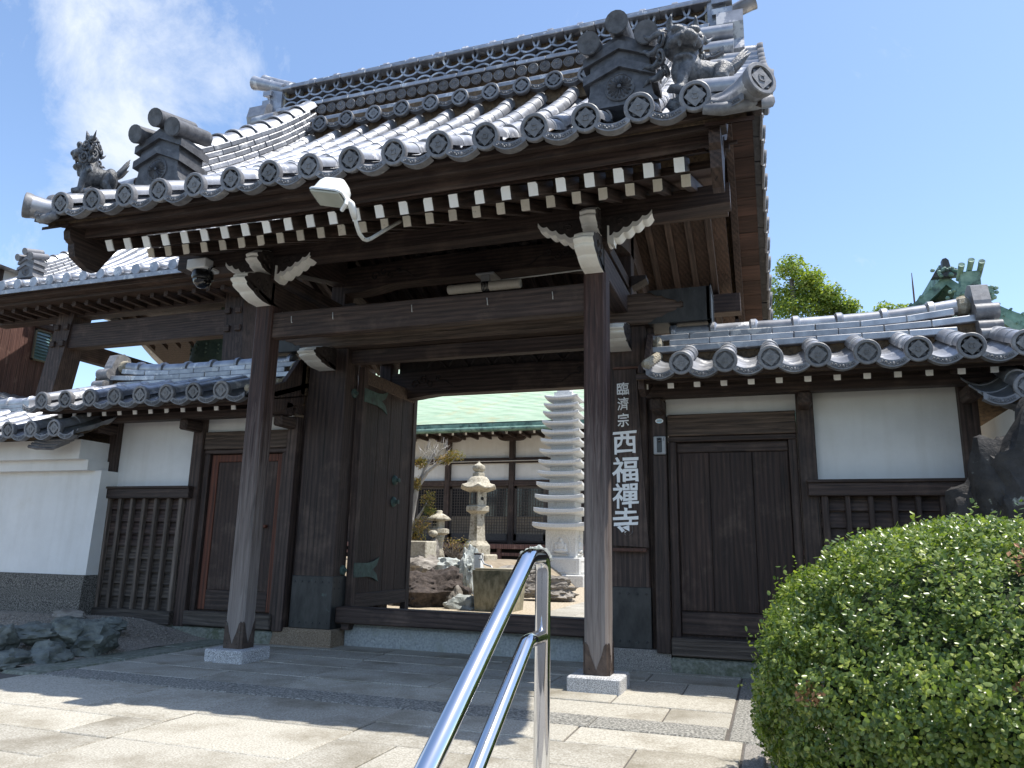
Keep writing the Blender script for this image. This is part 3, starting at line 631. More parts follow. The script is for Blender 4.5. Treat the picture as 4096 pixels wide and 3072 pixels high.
for sx in (-1,1):
    x = sx*FX
    bx('bracket_beam','wood_y',G,x-.085,x+.085,-.1,2.95,3.60,3.86,b=.008)
    nose(G, x, -.10, 3.585, 3.92, .17, .50)
    nose(G, x, -.10, 3.93, 4.19, .14, .30, 4)
    nose(G, x, 1.16, 3.18, 3.44, .22, .50)
    bx('bracket_block','wood_x',G,x-.13,x+.13,-.13,.13,3.862,3.935,b=.02)
    for d in (-1,1): wing_bracket(G, x, d, -.04, 3.88, 4.13, .54, .15)
    bx('bracket_core','wood_y',G,x-.075,x+.075,-.08,2.9,3.93,4.05)
    # transverse rainbow beam over the side bay, climbing to the ridge
    pr = [(-.05,4.06),(.4,4.12),(1.2,4.3),(1.42,4.32),(1.64,4.3),(2.4,4.12),(2.9,4.06),(2.9,4.30),(2.4,4.46),(1.64,4.66),(1.2,4.66),(.4,4.46),(-.05,4.30)]
    tb = part('transverse_beam', MB().prism(pr,0,x-.1,x+.1), 'wood_y', G)
    for s in (-1,1):
        m = MB()
        for (yy,zz,r) in ((.35,4.30,.07),(.52,4.36,.05),(.2,4.22,.045)): m.tube([(x+s*.102, yy+r*(1-i/14)*math.cos(i*.55), zz+r*(1-i/14)*math.sin(i*.55)) for i in range(12)], .011, seg=5)
        part('carving', m, 'carved', tb)
    for d in (-1,1): part('corbel', MB().prism([(x+d*.10,3.94),(x+d*.26,4.02),(x+d*.26,4.06),(x+d*.1,4.06)],1,1.30,1.5), 'carved', G)
    # white paper-thin copper flashing block beside the bracket
    part('painted_block', MB().prism([(x+.13,3.87),(x+.19,3.84),(x+.19,3.93),(x+.145,3.93),(x+.145,4.03),(x+.13,4.03)],1,-.135,-.02), 'white_paint', G)
# ---- purlin, rafters, eaves
def swept(name, sec, m, parent, x0=-3.0, x1=3.0, n=16, lf=lift):
    """beam along x with section sec [(y,z)], ends lifting with the eave curve"""
    mb = MB(); k = len(sec); vs = []
    for i in range(n+1):
        x = x0+(x1-x0)*i/n; vs += [(x,y,z+lf(x)) for y,z in sec]
    fs = [(i*k+j,i*k+(j+1)%k,(i+1)*k+(j+1)%k,(i+1)*k+j) for i in range(n) for j in range(k)]+[tuple(range(k-1,-1,-1)),tuple(range(n*k,n*k+k))]
    return part(name, mb.add(vs,fs), m, parent)
swept('front_purlin', [(-.10,4.08),(.10,4.08),(.10,4.29),(-.10,4.27)], 'wood_x', G, -3.02,3.02)
SLP = .42
def rafter(parent, x, y0, z0, y1, w, h, endm, slope, name='rafter'):
    c = math.atan(slope); t = Vector((0,math.cos(c),math.sin(c))); n = Vector((0,-math.sin(c),math.cos(c)))
    L = round((y1-y0)/math.cos(c),4); M = frame((x,y0,z0), (1,0,0), t, n)
    o = link(name, RM[(L,w,h)], parent, M) if (L,w,h) in RM else None
    if o is None:
        RM[(L,w,h)] = MB().box(-w/2,w/2,0,L,-h/2,h/2,b=.004).mesh(name,'wood_y'); o = link(name, RM[(L,w,h)], parent, M)
    if endm:
        key = (endm,w,h,random.randint(0,3))
        if key not in RM:
            q = .010; pts = [(-w/2,-h/2),(w/2,-h/2),(w/2,h/2),(-w/2,h/2)]
            cc = random.randrange(4); px,pz = pts[cc]; kx = -1 if px>0 else 1; kz = -1 if pz>0 else 1
            a,b = random.uniform(.004,.016), random.uniform(.004,.02)
            pa,pb = (px+kx*a,pz),(px,pz+kz*b); prev_vert = pts[cc-1][0]==px
            pts[cc:cc+1] = [pb,pa] if prev_vert else [pa,pb]
            RM[key] = MB().prism(pts,1,-.004,.01).mesh('painted_end', endm)
        link('painted_end', RM[key], o, M)
    return o
RM = {}
for i in range(25):
    x = -2.71+.2258*i
    rafter(G, x, -.80, 4.0+lift(x)*.8, 1.4, .074, .098, 'cream_end', SLP)
    rafter(G, x, -1.30, 3.87+lift(x), -.85, .076, .106, 'white_end', .52, 'flying_rafter')
    M0 = None
    c = math.atan(SLP); t = Vector((0,-math.cos(c),math.sin(c))); n = Vector((0,math.sin(c),math.cos(c)))
    L = round(2.2/math.cos(c),4); link('rafter', RM[(L,.074,.098)], G, frame((x,3.64,4.0), (-1,0,0), t, n)); 
    c2 = math.atan(.52); t2 = Vector((0,-math.cos(c2),math.sin(c2))); n2_ = Vector((0,math.sin(c2),math.cos(c2))); L2 = round(.45/math.cos(c2),4); link('flying_rafter', RM[(L2,.076,.106)], G, frame((x,4.14,3.87), (-1,0,0), t2, n2_))
for f in (None, YC):
    def YM(sec): return sec if f is None else [(2*f-y,z) for y,z in sec][::-1]
    swept('soffit_board', YM([(-.86,4.035),(1.42,4.99),(1.42,5.01),(-.86,4.055)]), 'wood_soffit', G, -2.9,2.9)
    swept('soffit_board', YM([(-1.33,3.925),(-.72,4.245),(-.72,4.265),(-1.33,3.945)]), 'wood_soffit', G, -2.9,2.9)
    swept('eave_batten', YM([(-.87,4.03),(-.76,4.075),(-.76,4.13),(-.87,4.10)]), 'wood_x', G, -2.95,2.95)
    swept('eave_board', YM([(-1.39,3.925),(-1.24,3.985),(-1.24,4.06),(-1.39,4.03)]), 'wood_x', G, -3.02,3.02)
    swept('eave_board', YM([(-1.55,3.975),(-1.30,4.045),(-1.30,4.10),(-1.55,4.035)]), 'wood_x', G, -3.06,3.06)
    swept('tile_batten', YM([(-1.65,4.01),(-1.45,4.05),(-1.45,4.13),(-1.65,4.07)]), 'wood_x', G, -3.3,3.3)
# bargeboards: curved boards under each verge with a carved bulb at the foot
prof_top = lerp_curve([(-1.75,4.115),(-1.4,4.30),(-.9,4.66),(-.3,5.11),(.3,5.60),(.6,5.86),(1.0,6.24),(1.42,6.68)])
for sx in (-1,1):
    for f in (None,YC):
        ys = [-1.42+(YC+1.42)*i/18 for i in range(19)]
        topc = [(y,prof_top(y)-.19) for y in ys]; botc = [(y,prof_top(y)-.17-.40+.06*math.sin(math.pi*min(1,(y+1.4)/2.8))) for y in ys[2:]]
        bulb = [(-1.46,4.10),(-1.53,4.05),(-1.555,3.98),(-1.54,3.91),(-1.49,3.88),(-1.485,3.83),(-1.46,3.76),(-1.38,3.72),(-1.30,3.685),(-1.2,3.69)]
        poly = bulb+botc[1:]+topc[::-1]
        if f: poly = [(2*f-y,z) for y,z in poly][::-1]
        part('bargeboard', MB().prism(poly,0,sx*2.94,sx*3.02), 'wood_y', G)
        # soffit planks outside the bargeboard
        yy = -1.60
        while yy < YC-.02:
            y2 = min(yy+.19,YC); za,zb = prof_top(yy)-.185,prof_top(y2)-.185
            j_ = random.uniform(-.006,.006); q = [(yy,za+j_),(y2-.012,zb+j_),(y2-.012,zb+.03),(yy,za+.03)]
            if f: q = [(2*f-a,b) for a,b in q][::-1]
            part('soffit_plank', MB().prism(q,0,sx*2.92,sx*3.25), 'wood_plank' , G); yy = y2
part('wedge_bolt', MB().box(2.98,3.12,-1.02,-.99,4.18,4.20).box(2.98,3.03,-1.06,-.95,4.10,4.22).box(3.03,3.06,-1.04,-.97,4.13,4.2), 'wood_x', G)
# ---------------------------------------------------------------- gate roof
prof = prof_top
rv = []
ys = [-1.58+(YC+1.58)*i/16 for i in range(17)]
dk = MB(); vs = []
full = [(y,prof(y)-.10) for y in ys]+[(2*YC-y,prof(y)-.10) for y in ys[-2::-1]]
pl = full+[(y,z-.06) for y,z in full[::-1]]
roof = part('roof', MB().prism(pl,0,-3.2,3.2), 'clay', G)
XS = [-2.8725+PITCH*i for i in range(16)]
PX = [XS[0]-PITCH/2]+[x+PITCH/2 for x in XS]
lay_slope(roof, XS, prof, -1.72, .95, lift=lift, panx=PX)
# rear slope: seen only at its verge, so one corrugated sheet
rs = MB(); vs = []; nx = 96
yl = [ -1.72+(YC+1.72)*i/10 for i in range(11)]
for y in yl:
    for i in range(nx+1):
        x = -3.2+6.4*i/nx; ph = ((x+2.8725)/PITCH)%1; d = abs(ph-round(ph))*PITCH
        vs.append((x, 2*YC-y, prof(y)+ (math.sqrt(max(0,.088**2-d*d)) if d<.088 else -.03)))
rs.add(vs, [(j*(nx+1)+i+1,j*(nx+1)+i,(j+1)*(nx+1)+i,(j+1)*(nx+1)+i+1) for j in range(10) for i in range(nx)])
stuff(part('rear_tiles', rs, 'tile', roof))
# verge tiles: short cross tiles with a disc facing outward
vr = half_round(.50,.088).mesh('verge_tile','tile',True); vp = MB().box(-.145,.145,0,.46,-.06,-.035,b=.004).mesh('verge_flat','tile_disc'); vs_ = MB().box(-.148,.148,-.012,.02,-.20,-.02,b=.006).mesh('verge_skirt','tile_disc')
for sx in (-1,1):
    for f in (None,YC):
        for i,y in enumerate(walk(prof,-1.40,YC-.15,.295)):
            M = slope_frame(0,y,prof,flip=f); p = M.translation; t = M.col[1].xyz.normalized(); n = M.col[2].xyz.normalized()
            o_ = Vector((sx*3.36,p.y,p.z+.02+lift(3.0)*max(0,1-i/6)))
            ydir = Vector((-sx,0,.10)).normalized(); xdir = ydir.cross(n).normalized(); zdir = xdir.cross(ydir)
            MM = frame(o_, xdir, ydir, zdir)
            link('verge_tile', vr, roof, MM)
            link('verge_disc', ME['disc'], roof, MM)
            h = frame(o_+t*.147, xdir, ydir, zdir); link('verge_flat', vp, roof, h); link('verge_skirt', vs_, roof, h)
    # corner tile turned out diagonally
    p0 = Vector((sx*2.98,-1.40,4.27)); d = Vector((sx*.66,-.75,.06)).normalized(); C_ = Vector((sx*3.29,-1.74,4.20)); zx = (-d).cross(Vector((0,0,1))).normalized()
    MM = frame(C_, zx, -d, zx.cross(-d))
    part('corner_tile', MB().tube([p0, p0*.7+C_*.3+Vector((0,0,-.035)), p0*.35+C_*.65+Vector((0,0,-.03)), C_+d*-.02], [.085,.09,.10,.115], seg=18), 'tile', roof, smooth='auto'); link('corner_disc', ME['disc'], roof, MM @ Matrix.Scale(1.13,4))
    part('corner_pan', MB().tube([(sx*2.92,-1.73,4.06),(sx*3.05,-1.72,4.045),(sx*3.2,-1.66,4.09),(sx*3.36,-1.52,4.17)],[.035,.045,.05,.045],seg=8), 'tile_disc', roof, smooth=True)
# main ridge
mrb = MB().box(-2.85,2.85,YC-.52,YC+.52,6.10,6.42).box(-2.85,2.85,YC-.26,YC+.26,6.4,6.9).box(-2.85,2.85,YC-.13,YC+.13,6.86,7.24)
MR = part('main_ridge', mrb, 'clay', G)
RX = [-2.68+PITCH*i for i in range(15)]
for f in (None,YC):
    for i,x in enumerate(RX):
        for nm,me,xx,zz,yy in (('ridge_disc',ME['disc'],x,6.30,.80),('eave_pan',ME['epan'],x+PITCH/2,6.345,.82)):
            M = Matrix.Translation((xx,yy,zz)) if f is None else Matrix.Translation((xx,2*f-yy,zz)) @ Matrix.Rotation(math.pi,4,'Z')
            link(nm, me, MR, M)
        M = Matrix.Translation((x,.82,6.31)) if f is None else Matrix.Translation((x,2*f-.82,6.31)) @ Matrix.Rotation(math.pi,4,'Z')
        link('round_tile', ME['round'], MR, M)
for k,(z,hw,h) in enumerate(((6.42,.52,.05),(6.475,.46,.045),(6.525,.40,.04),(6.815,.33,.052),(7.187,.27,.045),(7.235,.24,.04))):
    me = noshi_mesh(PITCH-.005, 2*hw, h)
    for i in range(15 if k%2 else 16):
        x = -2.68+PITCH*i+(0 if k%2 else -.19); link('flat_ridge_tile', me, MR, Matrix.Translation((max(-2.66,min(2.66,x))+random.uniform(-.002,.002),YC+random.uniform(-.004,.004),z)))
for i in range(38):
    link('chrysanthemum_tile', ME['kiku'], MR, Matrix.Translation((-2.70+.146*i,1.10,6.725)))
arc = MB(); R = .147
for (ra,ya,yb) in ((R,0,.05),): 
    n = 14; vs = []
    for i in range(n+1):
        a = math.pi+math.pi*i/n
        for q in (R,R-.024): vs += [(q*math.cos(a),-.02,q*math.sin(a)),(q*math.cos(a),.06,q*math.sin(a))]
    fs = []
    for i in range(n): a = i*4; b = a+4; fs += [(a,a+2,b+2,b),(a+1,b+1,b+3,a+3),(a,b,b+1,a+1),(a+2,a+3,b+3,b+2)]
    arc.add(vs,fs)
am = arc.mesh('arc_tile','tile',True); am.set_sharp_from_angle(angle=math.radians(40))
for i in range(28):
    x = -2.70+.2*i
    link('arc_tile', am, MR, Matrix.Translation((x,1.225,7.185))); link('arc_tile', am, MR, Matrix.Translation((x,1.225,6.872)) @ Matrix.Rotation(math.pi,4,'Y'))
cp = MB(); vs=[]; 
for i in range(16):
    x = -2.85+PITCH*i*.99
    if i < 15:
        o = MB().tube([(x+.002,YC,7.30),(x+PITCH*.99-.002,YC,7.30)],.10,seg=18); part('ridge_cap', o, 'tile', MR, smooth='auto')
    part('ridge_cap_band', MB().tube([(x-.05,YC,7.305),(x-.03,YC,7.305),(x+.03,YC,7.305),(x+.05,YC,7.305)],[.103,.14,.14,.103],seg=18), 'tile', MR, smooth='auto')
# main ridge ends: lobed plates, horn and tubes
for sx in (-1,1):
    x = sx*2.93
    E_ = part('ridge_end_tile', MB().prism([(YC-.30,6.30),(YC+.30,6.30),(YC+.25,6.5),(YC+.24,7.25),(YC,7.45),(YC-.24,7.25),(YC-.25,6.5)],0,x-.10,x+.10), 'tile', G)
    part('mortar', MB().prism([(YC-.30,6.42),(YC+.30,6.42),(YC+.2,6.7),(YC+.2,7.22),(YC,7.36),(YC-.2,7.22),(YC-.2,6.7)],0,sx*2.80,sx*2.85), 'mortar', E_)
    lob = [(1.06+.02,6.28),(1.0,6.42),(1.06,6.58),(1.0,6.75),(1.04,6.92),(1.12,6.98),(1.26,6.93),(1.34,6.78),(1.34,6.5),(1.4,6.28)]
    part('cloud_fin', MB().prism([(a-.03,b-.02) for a,b in lob],0,x,x+sx*.28), 'tile', E_)
    part('cloud_fin', MB().prism([(2*YC-a+.03,b-.02) for a,b in lob][::-1],0,x,x+sx*.28), 'tile', E_)
    for z in (6.98,7.12): part('chevron_band', MB().prism([(YC-.30,z),(YC,z+.1),(YC+.3,z),(YC+.3,z+.07),(YC,z+.17),(YC-.3,z+.07)],0,x-.05,x+sx*.17), 'tile', E_)
    for yy,zz in ((YC-.2,7.3),(YC,7.45),(YC+.2,7.3)):
        d = Vector((sx*.93,0,.36)); p = Vector((x-sx*.1,yy,zz-.06)); part('tube_tile', MB().tube([p,p+d*.3,p+d*.5,p+d*.55,p+d*.53],[.075,.08,.09,.098,.05],seg=14), 'tile', E_, smooth='auto')
    for zz,yy in ((6.66,1.02),(6.44,.98)): part('verge_roll', MB().tube([(sx*2.75,yy,zz),(sx*3.1,yy,zz-.02)],[.09,.09],seg=12), 'tile', E_, smooth='auto')
    # descending ridges with box ridge-ends
    for f in (None,YC):
        along_ridge(G, sx*2.3, lambda y: prof(y)+.04, -1.02, 1.05, .36, flip=f, layers=5)
    ridge_end(G, (sx*2.27,-1.12,4.50), 0)
    ridge_end(G, (sx*2.27,2*YC+1.12,4.50), math.pi)
# ---------------------------------------------------------------- gate leaves (folded back inward)
for sx in (-1,1):
    x = sx*1.485; a,b = x-.03,x+.03; y0,y1 = 1.475,2.98; z0,z1 = .34,3.24
    L = part('door_leaf', MB().box(x-.018,x+.018,y0+.02,y1-.02,z0+.16,z1-.1), 'wood_door', G)
    for i in range(4): bx('door_plank','wood_door',L,x-.024,x+.024,y0+.10+.33*i,y0+.10+.33*(i+1)-.006,z0+.22,z1-.12,b=.004)
    bx('door_stile','wood_z',L,a-.012,b+.012,y0,y0+.10,z0-.09,z1+.04); bx('door_stile','wood_z',L,a-.012,b+.012,y1-.10,y1,z0-.09,z1+.04)
    bx('door_rail','wood_grain',L,a-.008,b+.008,y0+.1,y1-.1,z1-.16,z1); bx('door_rail','wood_y',L,a-.008,b+.008,y0+.1,y1-.1,z0+.05,z0+.22)
    for z in (2.93,.83):          # forked copper hinge straps
        s = -sx; q = [(y0+.02,z-.085),(y0+.34,z-.08),(y0+.48,z-.10),(y0+.62,z-.15),(y0+.56,z-.05),(y0+.46,z),(y0+.56,z+.05),(y0+.62,z+.15),(y0+.48,z+.10),(y0+.34,z+.08),(y0+.02,z+.085)]
        xx = b+.013 if sx<0 else a-.013
        part('hinge_strap', MB().prism(q,0,xx-.003,xx+.006 if sx<0 else xx-.006), 'copper_green', L)
    for z in (1.96,1.68):
        xx = b if sx<0 else a
        part('boss', MB().lathe([(.07,0),(.06,.02*-sx),(.03,.035*-sx),(.022,.06*-sx),(.03,.075*-sx),(.005,.08*-sx)], c=(xx,2.42,z), axis=0, seg=12), 'copper_green', L, smooth='auto')
    for z in (2.93,.83): part('boss', MB().lathe([(.06,0),(.055,.02*-sx),(.02,.03*-sx),(.018,.055*-sx),(.004,.06*-sx)], c=(sx*1.535,1.40,z), axis=0, seg=12), 'copper_green', G, smooth='auto')
# ---------------------------------------------------------------- wing walls each side of the gate
wprof = lerp_curve([(.05,2.72),(.25,2.79),(.6,2.91),(1.0,3.055),(1.25,3.15)])
WYC = 1.25
def wing(sx, label):
    Wg = thing('wing_wall', label, 'wall', (sx*3.6,1.25,0), 'wing walls beside the gate')
    def B(name,m,x0,x1,*a,b=.006): return bx(name,m,Wg,min(sx*x0,sx*x1),max(sx*x0,sx*x1),*a,b=b)
    B('footing','stone_moss',2.24,5.05,1.12,1.55,-.08,.135,b=.03)
    B('post','wood_z',2.12,2.255,1.13,1.32,.165 if sx>0 else .14,2.62); B('post','wood_z',3.50,3.655,1.13,1.34,.13,2.66); B('post','wood_z',4.88,5.03,1.12,1.34,.13,2.66)
    # door bay
    B('lintel','wood_grain',2.27,3.49,1.16,1.30,2.255,2.475); B('door_head','wood_x',2.27,3.49,1.18,1.28,2.2,2.25)
    B('plaster_panel','plaster',2.25,3.51,1.215,1.25,2.47,2.70,b=0)
    B('jamb','wood_z',2.262,2.345,1.19,1.30,.31,2.2); B('jamb','wood_z',3.415,3.49,1.19,1.30,.31,2.2)
    B('threshold','wood_grey_x',2.262,3.49,1.10,1.36,.15,.315,b=.012)
    if sx > 0:
        D = B('door','wood_door',2.28,3.47,1.262,1.285,.31,2.22,b=0)
        for x0,x1 in ((2.355,2.66),(2.665,3.07),(3.075,3.405)): bx('door_plank','wood_door',D,x0,x1,1.243,1.265,.56,2.09,b=.004)
        bx('door_rail','wood_x',D,2.35,3.41,1.235,1.262,.34,.55); bx('door_rail','wood_x',D,2.35,3.41,1.235,1.262,2.095,2.19)
    else:
        D = B('door','wood_door',2.28,3.47,1.262,1.285,.31,2.22,b=0)
        bx('door_stile','wood_red',D,-3.40,-3.30,1.225,1.262,.33,2.19); bx('door_stile','wood_red',D,-2.42,-2.355,1.225,1.262,.33,2.19)
        bx('door_rail','wood_red',D,-3.30,-2.42,1.227,1.262,2.10,2.19); bx('door_rail','wood_x',D,-3.30,-2.42,1.227,1.262,.33,.56)
        bx('door_plank','wood_door',D,-3.298,-2.862,1.24,1.262,.562,2.098,b=.003); bx('door_plank','wood_door',D,-2.858,-2.422,1.24,1.262,.562,2.098,b=.003)
        bx('door_handle','wood_red',D,-2.68,-2.50,1.19,1.24,1.30,1.335)
    # plastered bay over clapboards and battens
    B('plaster_panel','plaster',3.64,4.90,1.205,1.245,1.74,2.72,b=0)
    B('rail','wood_x',3.55,4.97,1.03,1.22,1.765,1.795); B('rail','wood_x',3.56,4.95,1.05,1.215,1.645,1.765)
    B('backing','wood_x',3.66,4.90,1.18,1.20,.16,1.66,b=0)
    z = .30; n = 0
    while z < 1.6:          # clapboards tilt outward at the foot
        h = .165; xa,xb = sorted((sx*3.66,sx*4.90))
        part('clapboard', MB().prism([(1.135,z-.01),(1.155,z-.01),(1.19,z+h),(1.175,z+h)],0,xa,xb), 'wood_grey_x' if z<.95 else 'wood_x', Wg); z += h-.012; n += 1
    for i in range(7):
        x = 3.70+1.16*i/6; w = .045 if i not in (0,6) else .06
        B('batten','wood_grey_z' if sx<0 else 'wood_z',x-w/2,x+w/2,1.085,1.15,.29,1.65)
    B('bottom_rail','wood_grey_x',3.655,4.88,1.06,1.19,.145,.30)
    # roof carpentry
    B('wall_plate','wood_x',2.13,5.42,1.10,1.36,2.655,2.775); B('eave_beam','wood_x',2.10,5.45,.86,1.0,2.60,2.755,b=.01)
    for x in (3.575,4.95,2.2): B('bracket_arm','wood_y',x-.06,x+.06,.84,1.2,2.47,2.60,b=.02)
    for i in range(14):
        x = sx*(2.14+.2425*i); rafter(Wg, x, .58, 2.66, 1.2, .058, .066, 'white_end', .24)
    xa,xb = sorted((sx*2.10,sx*5.5))
    part('soffit_board', MB().prism([(.42,2.685),(1.25,2.885),(1.25,2.90),(.42,2.70)],0,xa,xb), 'wood_soffit', Wg)
    part('eave_board', MB().prism([(.50,2.66),(.60,2.69),(.60,2.72),(.50,2.70)],0,xa,xb), 'wood_x', Wg); part('eave_board', MB().prism([(.30,2.665),(.52,2.70),(.52,2.75),(.30,2.71)],0,xa,xb), 'wood_x', Wg)
    ys = [.34+.091*i for i in range(11)]; full = [(y,wprof(y)-.095) for y in ys]+[(2*WYC-y,wprof(y)-.095) for y in ys[-2::-1]]
    rf = part('roof', MB().prism(full+[(y,z-.06) for y,z in full[::-1]],0,xa,xb), 'clay', Wg)
    xs = [sx*(2.52+PITCH*i) for i in range(8)]; px = [sx*(2.52-PITCH/2+PITCH*i) for i in range(9)]
    lay_slope(rf, xs, wprof, .25, .95, panx=px, step=.24, pstep=.085); lay_slope(rf, xs, wprof, .25, .95, panx=px, step=.24, flip=WYC)
    part('verge_tile', MB().prism([(.25,2.66),(1.25,2.98),(1.25,3.12),(.25,2.80)],0,sx*5.44,sx*5.56), 'tile', rf)
    # ridge: three courses and a round cap that lifts at the outer end
    def rl(x): return .09*max(0,(abs(x)-4.0)/1.1)**2
    body = part('wing_ridge', MB().box(xa+.1 if sx<0 else xa,xb if sx<0 else xb-.3,1.12,1.38,2.9,3.28), 'clay', Wg)
    for k,(z,hw) in enumerate(((3.105,.21),(3.172,.19),(3.238,.17))):
        me = noshi_mesh(.398, 2*hw, .065)
        for i in range(8):
            x = 2.32+.4*i+(.2 if k%2 else 0)
            if x > 5.05: continue
            sl = math.atan((rl(x+.1)-rl(x-.1))/.2)*(k*.5)
            M = Matrix.Translation((sx*x,WYC+random.uniform(-.003,.003),z+rl(x)*k*.5)) @ Matrix.Rotation(-sl*sx,4,'Y'); link('flat_ridge_tile', me, body, M)
    for i in range(7):
        x0 = 2.35+.4*i; x1 = min(x0+.395,5.08)
        part('ridge_cap', MB().tube([(sx*x0,WYC,3.345+rl(x0)),(sx*x1,WYC,3.345+rl(x1))],.078,seg=14), 'tile', body, smooth='auto')
        part('ridge_cap_band', MB().tube([(sx*(x0-.035),WYC,3.345+rl(x0)),(sx*(x0-.02),WYC,3.347+rl(x0)),(sx*(x0+.02),WYC,3.347+rl(x0)),(sx*(x0+.035),WYC,3.345+rl(x0))],[.08,.10,.10,.08],seg=14), 'tile', body, smooth='auto')
    # ridge-end tile with scrolls
    E_ = part('ridge_end_tile', MB().prism([(1.0,3.02),(1.5,3.02),(1.45,3.2),(1.42,3.42),(1.36,3.58),(1.25,3.62),(1.14,3.58),(1.08,3.42),(1.05,3.2)],0,sx*5.08,sx*5.22), 'tile_disc', Wg)
    for yy,zz,r in ((1.06,3.30,.075),(1.0,3.14,.06),(.94,3.06,.05)): part('scroll', MB().tube([(sx*5.07,yy,zz),(sx*5.26,yy,zz)],r,seg=14), 'tile_disc', E_, smooth='auto')
    part('mortar', MB().ell((sx*5.02,WYC,3.42),(.08,.12,.10),seg=9,rings=6), 'mortar', E_)
    # inner end against the gate: flashing of mortar and a charred end board
    part('end_board', MB().prism([(.42,2.60),(.55,2.55),(1.2,2.80),(1.2,3.36),(1.05,3.30),(.8,2.98),(.42,2.82)],0,sx*2.10,sx*2.155), 'wood_z', Wg)
    m = MB(); 
    for i in range(7): m.ell((sx*2.20,.30+.13*i,2.80+.045*i),(.05,.08,.05),seg=7,rings=5)
    m.ell((sx*2.20,1.12,3.2),(.06,.09,.10),seg=8,rings=6)
    part('mortar', m, 'mortar', Wg)
    return Wg
wr = wing(1, 'timber and plaster wing wall with tiled roof and dark plank door')
wl = wing(-1, 'timber and plaster wing wall with tiled roof and reddish framed door')
for w_ in (wr,wl): del w_['group']
# ---------------------------------------------------------------- plaster boundary walls continuing outward
def boundary(sx, x0, x1, label, zb, top):
    T = thing('boundary_wall', label, 'wall', (sx*(x0+x1)/2,1.3,0))
    a,b = sorted((sx*x0,sx*x1)); e = -1 if sx<0 else 1
    def slab(pts, m, xs, nm): return part(nm, MB().prism(pts,0,*xs), m, T)
    inner = b if sx<0 else a; outer = a if sx<0 else b
    slab([(.84,zb-.4),(1.8,zb-.4),(1.8,.69),(.88,.69)],'pebble_dash',(outer,inner-.02*e*0),'plinth')
    part('plaster_face', MB().add([(outer,.90,.69),(inner,.90,.69),(inner+.10*e*0,.93,1.99),(outer,.93,1.99),(outer,1.8,.69),(inner,1.8,.69),(inner,1.8,1.99),(outer,1.8,1.99)],[(0,1,2,3),(1,5,6,2),(5,4,7,6),(3,2,6,7)]), 'plaster', T)
    slab([(.80,1.985),(1.8,1.985),(1.8,2.12),(.80,2.12)],'plaster',(outer,inner+.10*e),'plaster_step'); slab([(.68,2.118),(1.8,2.118),(1.8,2.36),(.68,2.36)],'plaster',(outer,inner+.13*e),'plaster_step')
    p = lerp_curve([(.0,2.36),(.30,2.45),(.7,2.62),(1.25,2.9)])
    full = [(y,p(y)-.095) for y in (.40,.6,.9,1.25)]; full = full+[(2.5-y,z) for y,z in full[-2::-1]]
    rf = slab(full+[(y,z-.07) for y,z in full[::-1]],'clay',(outer,inner+.02*e),'roof')
    xs = []; x = abs(inner)+.13
    while x < abs(outer): xs.append(sx*x); x += PITCH
    lay_slope(rf, xs, p, .30, 1.0, panx=[q+sx*PITCH/2 for q in xs]+[xs[0]-sx*PITCH/2], step=.26)
    for k in range(3):
        me = noshi_mesh(.398, .38-.04*k, .05)
        for i in range(int((abs(outer)-abs(inner))/.4)): link('flat_ridge_tile', me, rf, Matrix.Translation((sx*(abs(inner)+.25+.4*i+(.2 if k%2 else 0)),1.25,2.80+.055*k)))
    part('ridge_cap', MB().tube([(inner,1.25,3.0),(outer,1.25,3.0)],.085,seg=14), 'tile', rf, smooth='auto')
    for i in range(int((abs(outer)-abs(inner))/.4)):
        xx = sx*(abs(inner)+.2+.4*i); part('ridge_cap_band', MB().tube([(xx-.03,1.25,3.0),(xx-.015,1.25,3.0),(xx+.015,1.25,3.0),(xx+.03,1.25,3.0)],[.088,.108,.108,.088],seg=14), 'tile', rf, smooth='auto')
    for k in range(4):     # stepped curved end of the eave
        part('end_tile', MB().tube([(inner+e*(-.16+.07*k),.44,2.36-.03*k+.02),(inner+e*(.05+.07*k),.40,2.315-.035*k),(inner+e*(.30+.07*k),.38,2.31-.03*k),(inner+e*(.5+.05*k),.40,2.335-.03*k)],[.018,.022,.024,.024],seg=6), 'tile_dark', rf)
    return T
boundary(-1, 4.86, 11.5, 'white plaster boundary wall with stepped top beside the edging rocks', .1, 0)
boundary(1, 5.06, 10, 'white plaster boundary wall behind the tall dark rock', .1, 0)
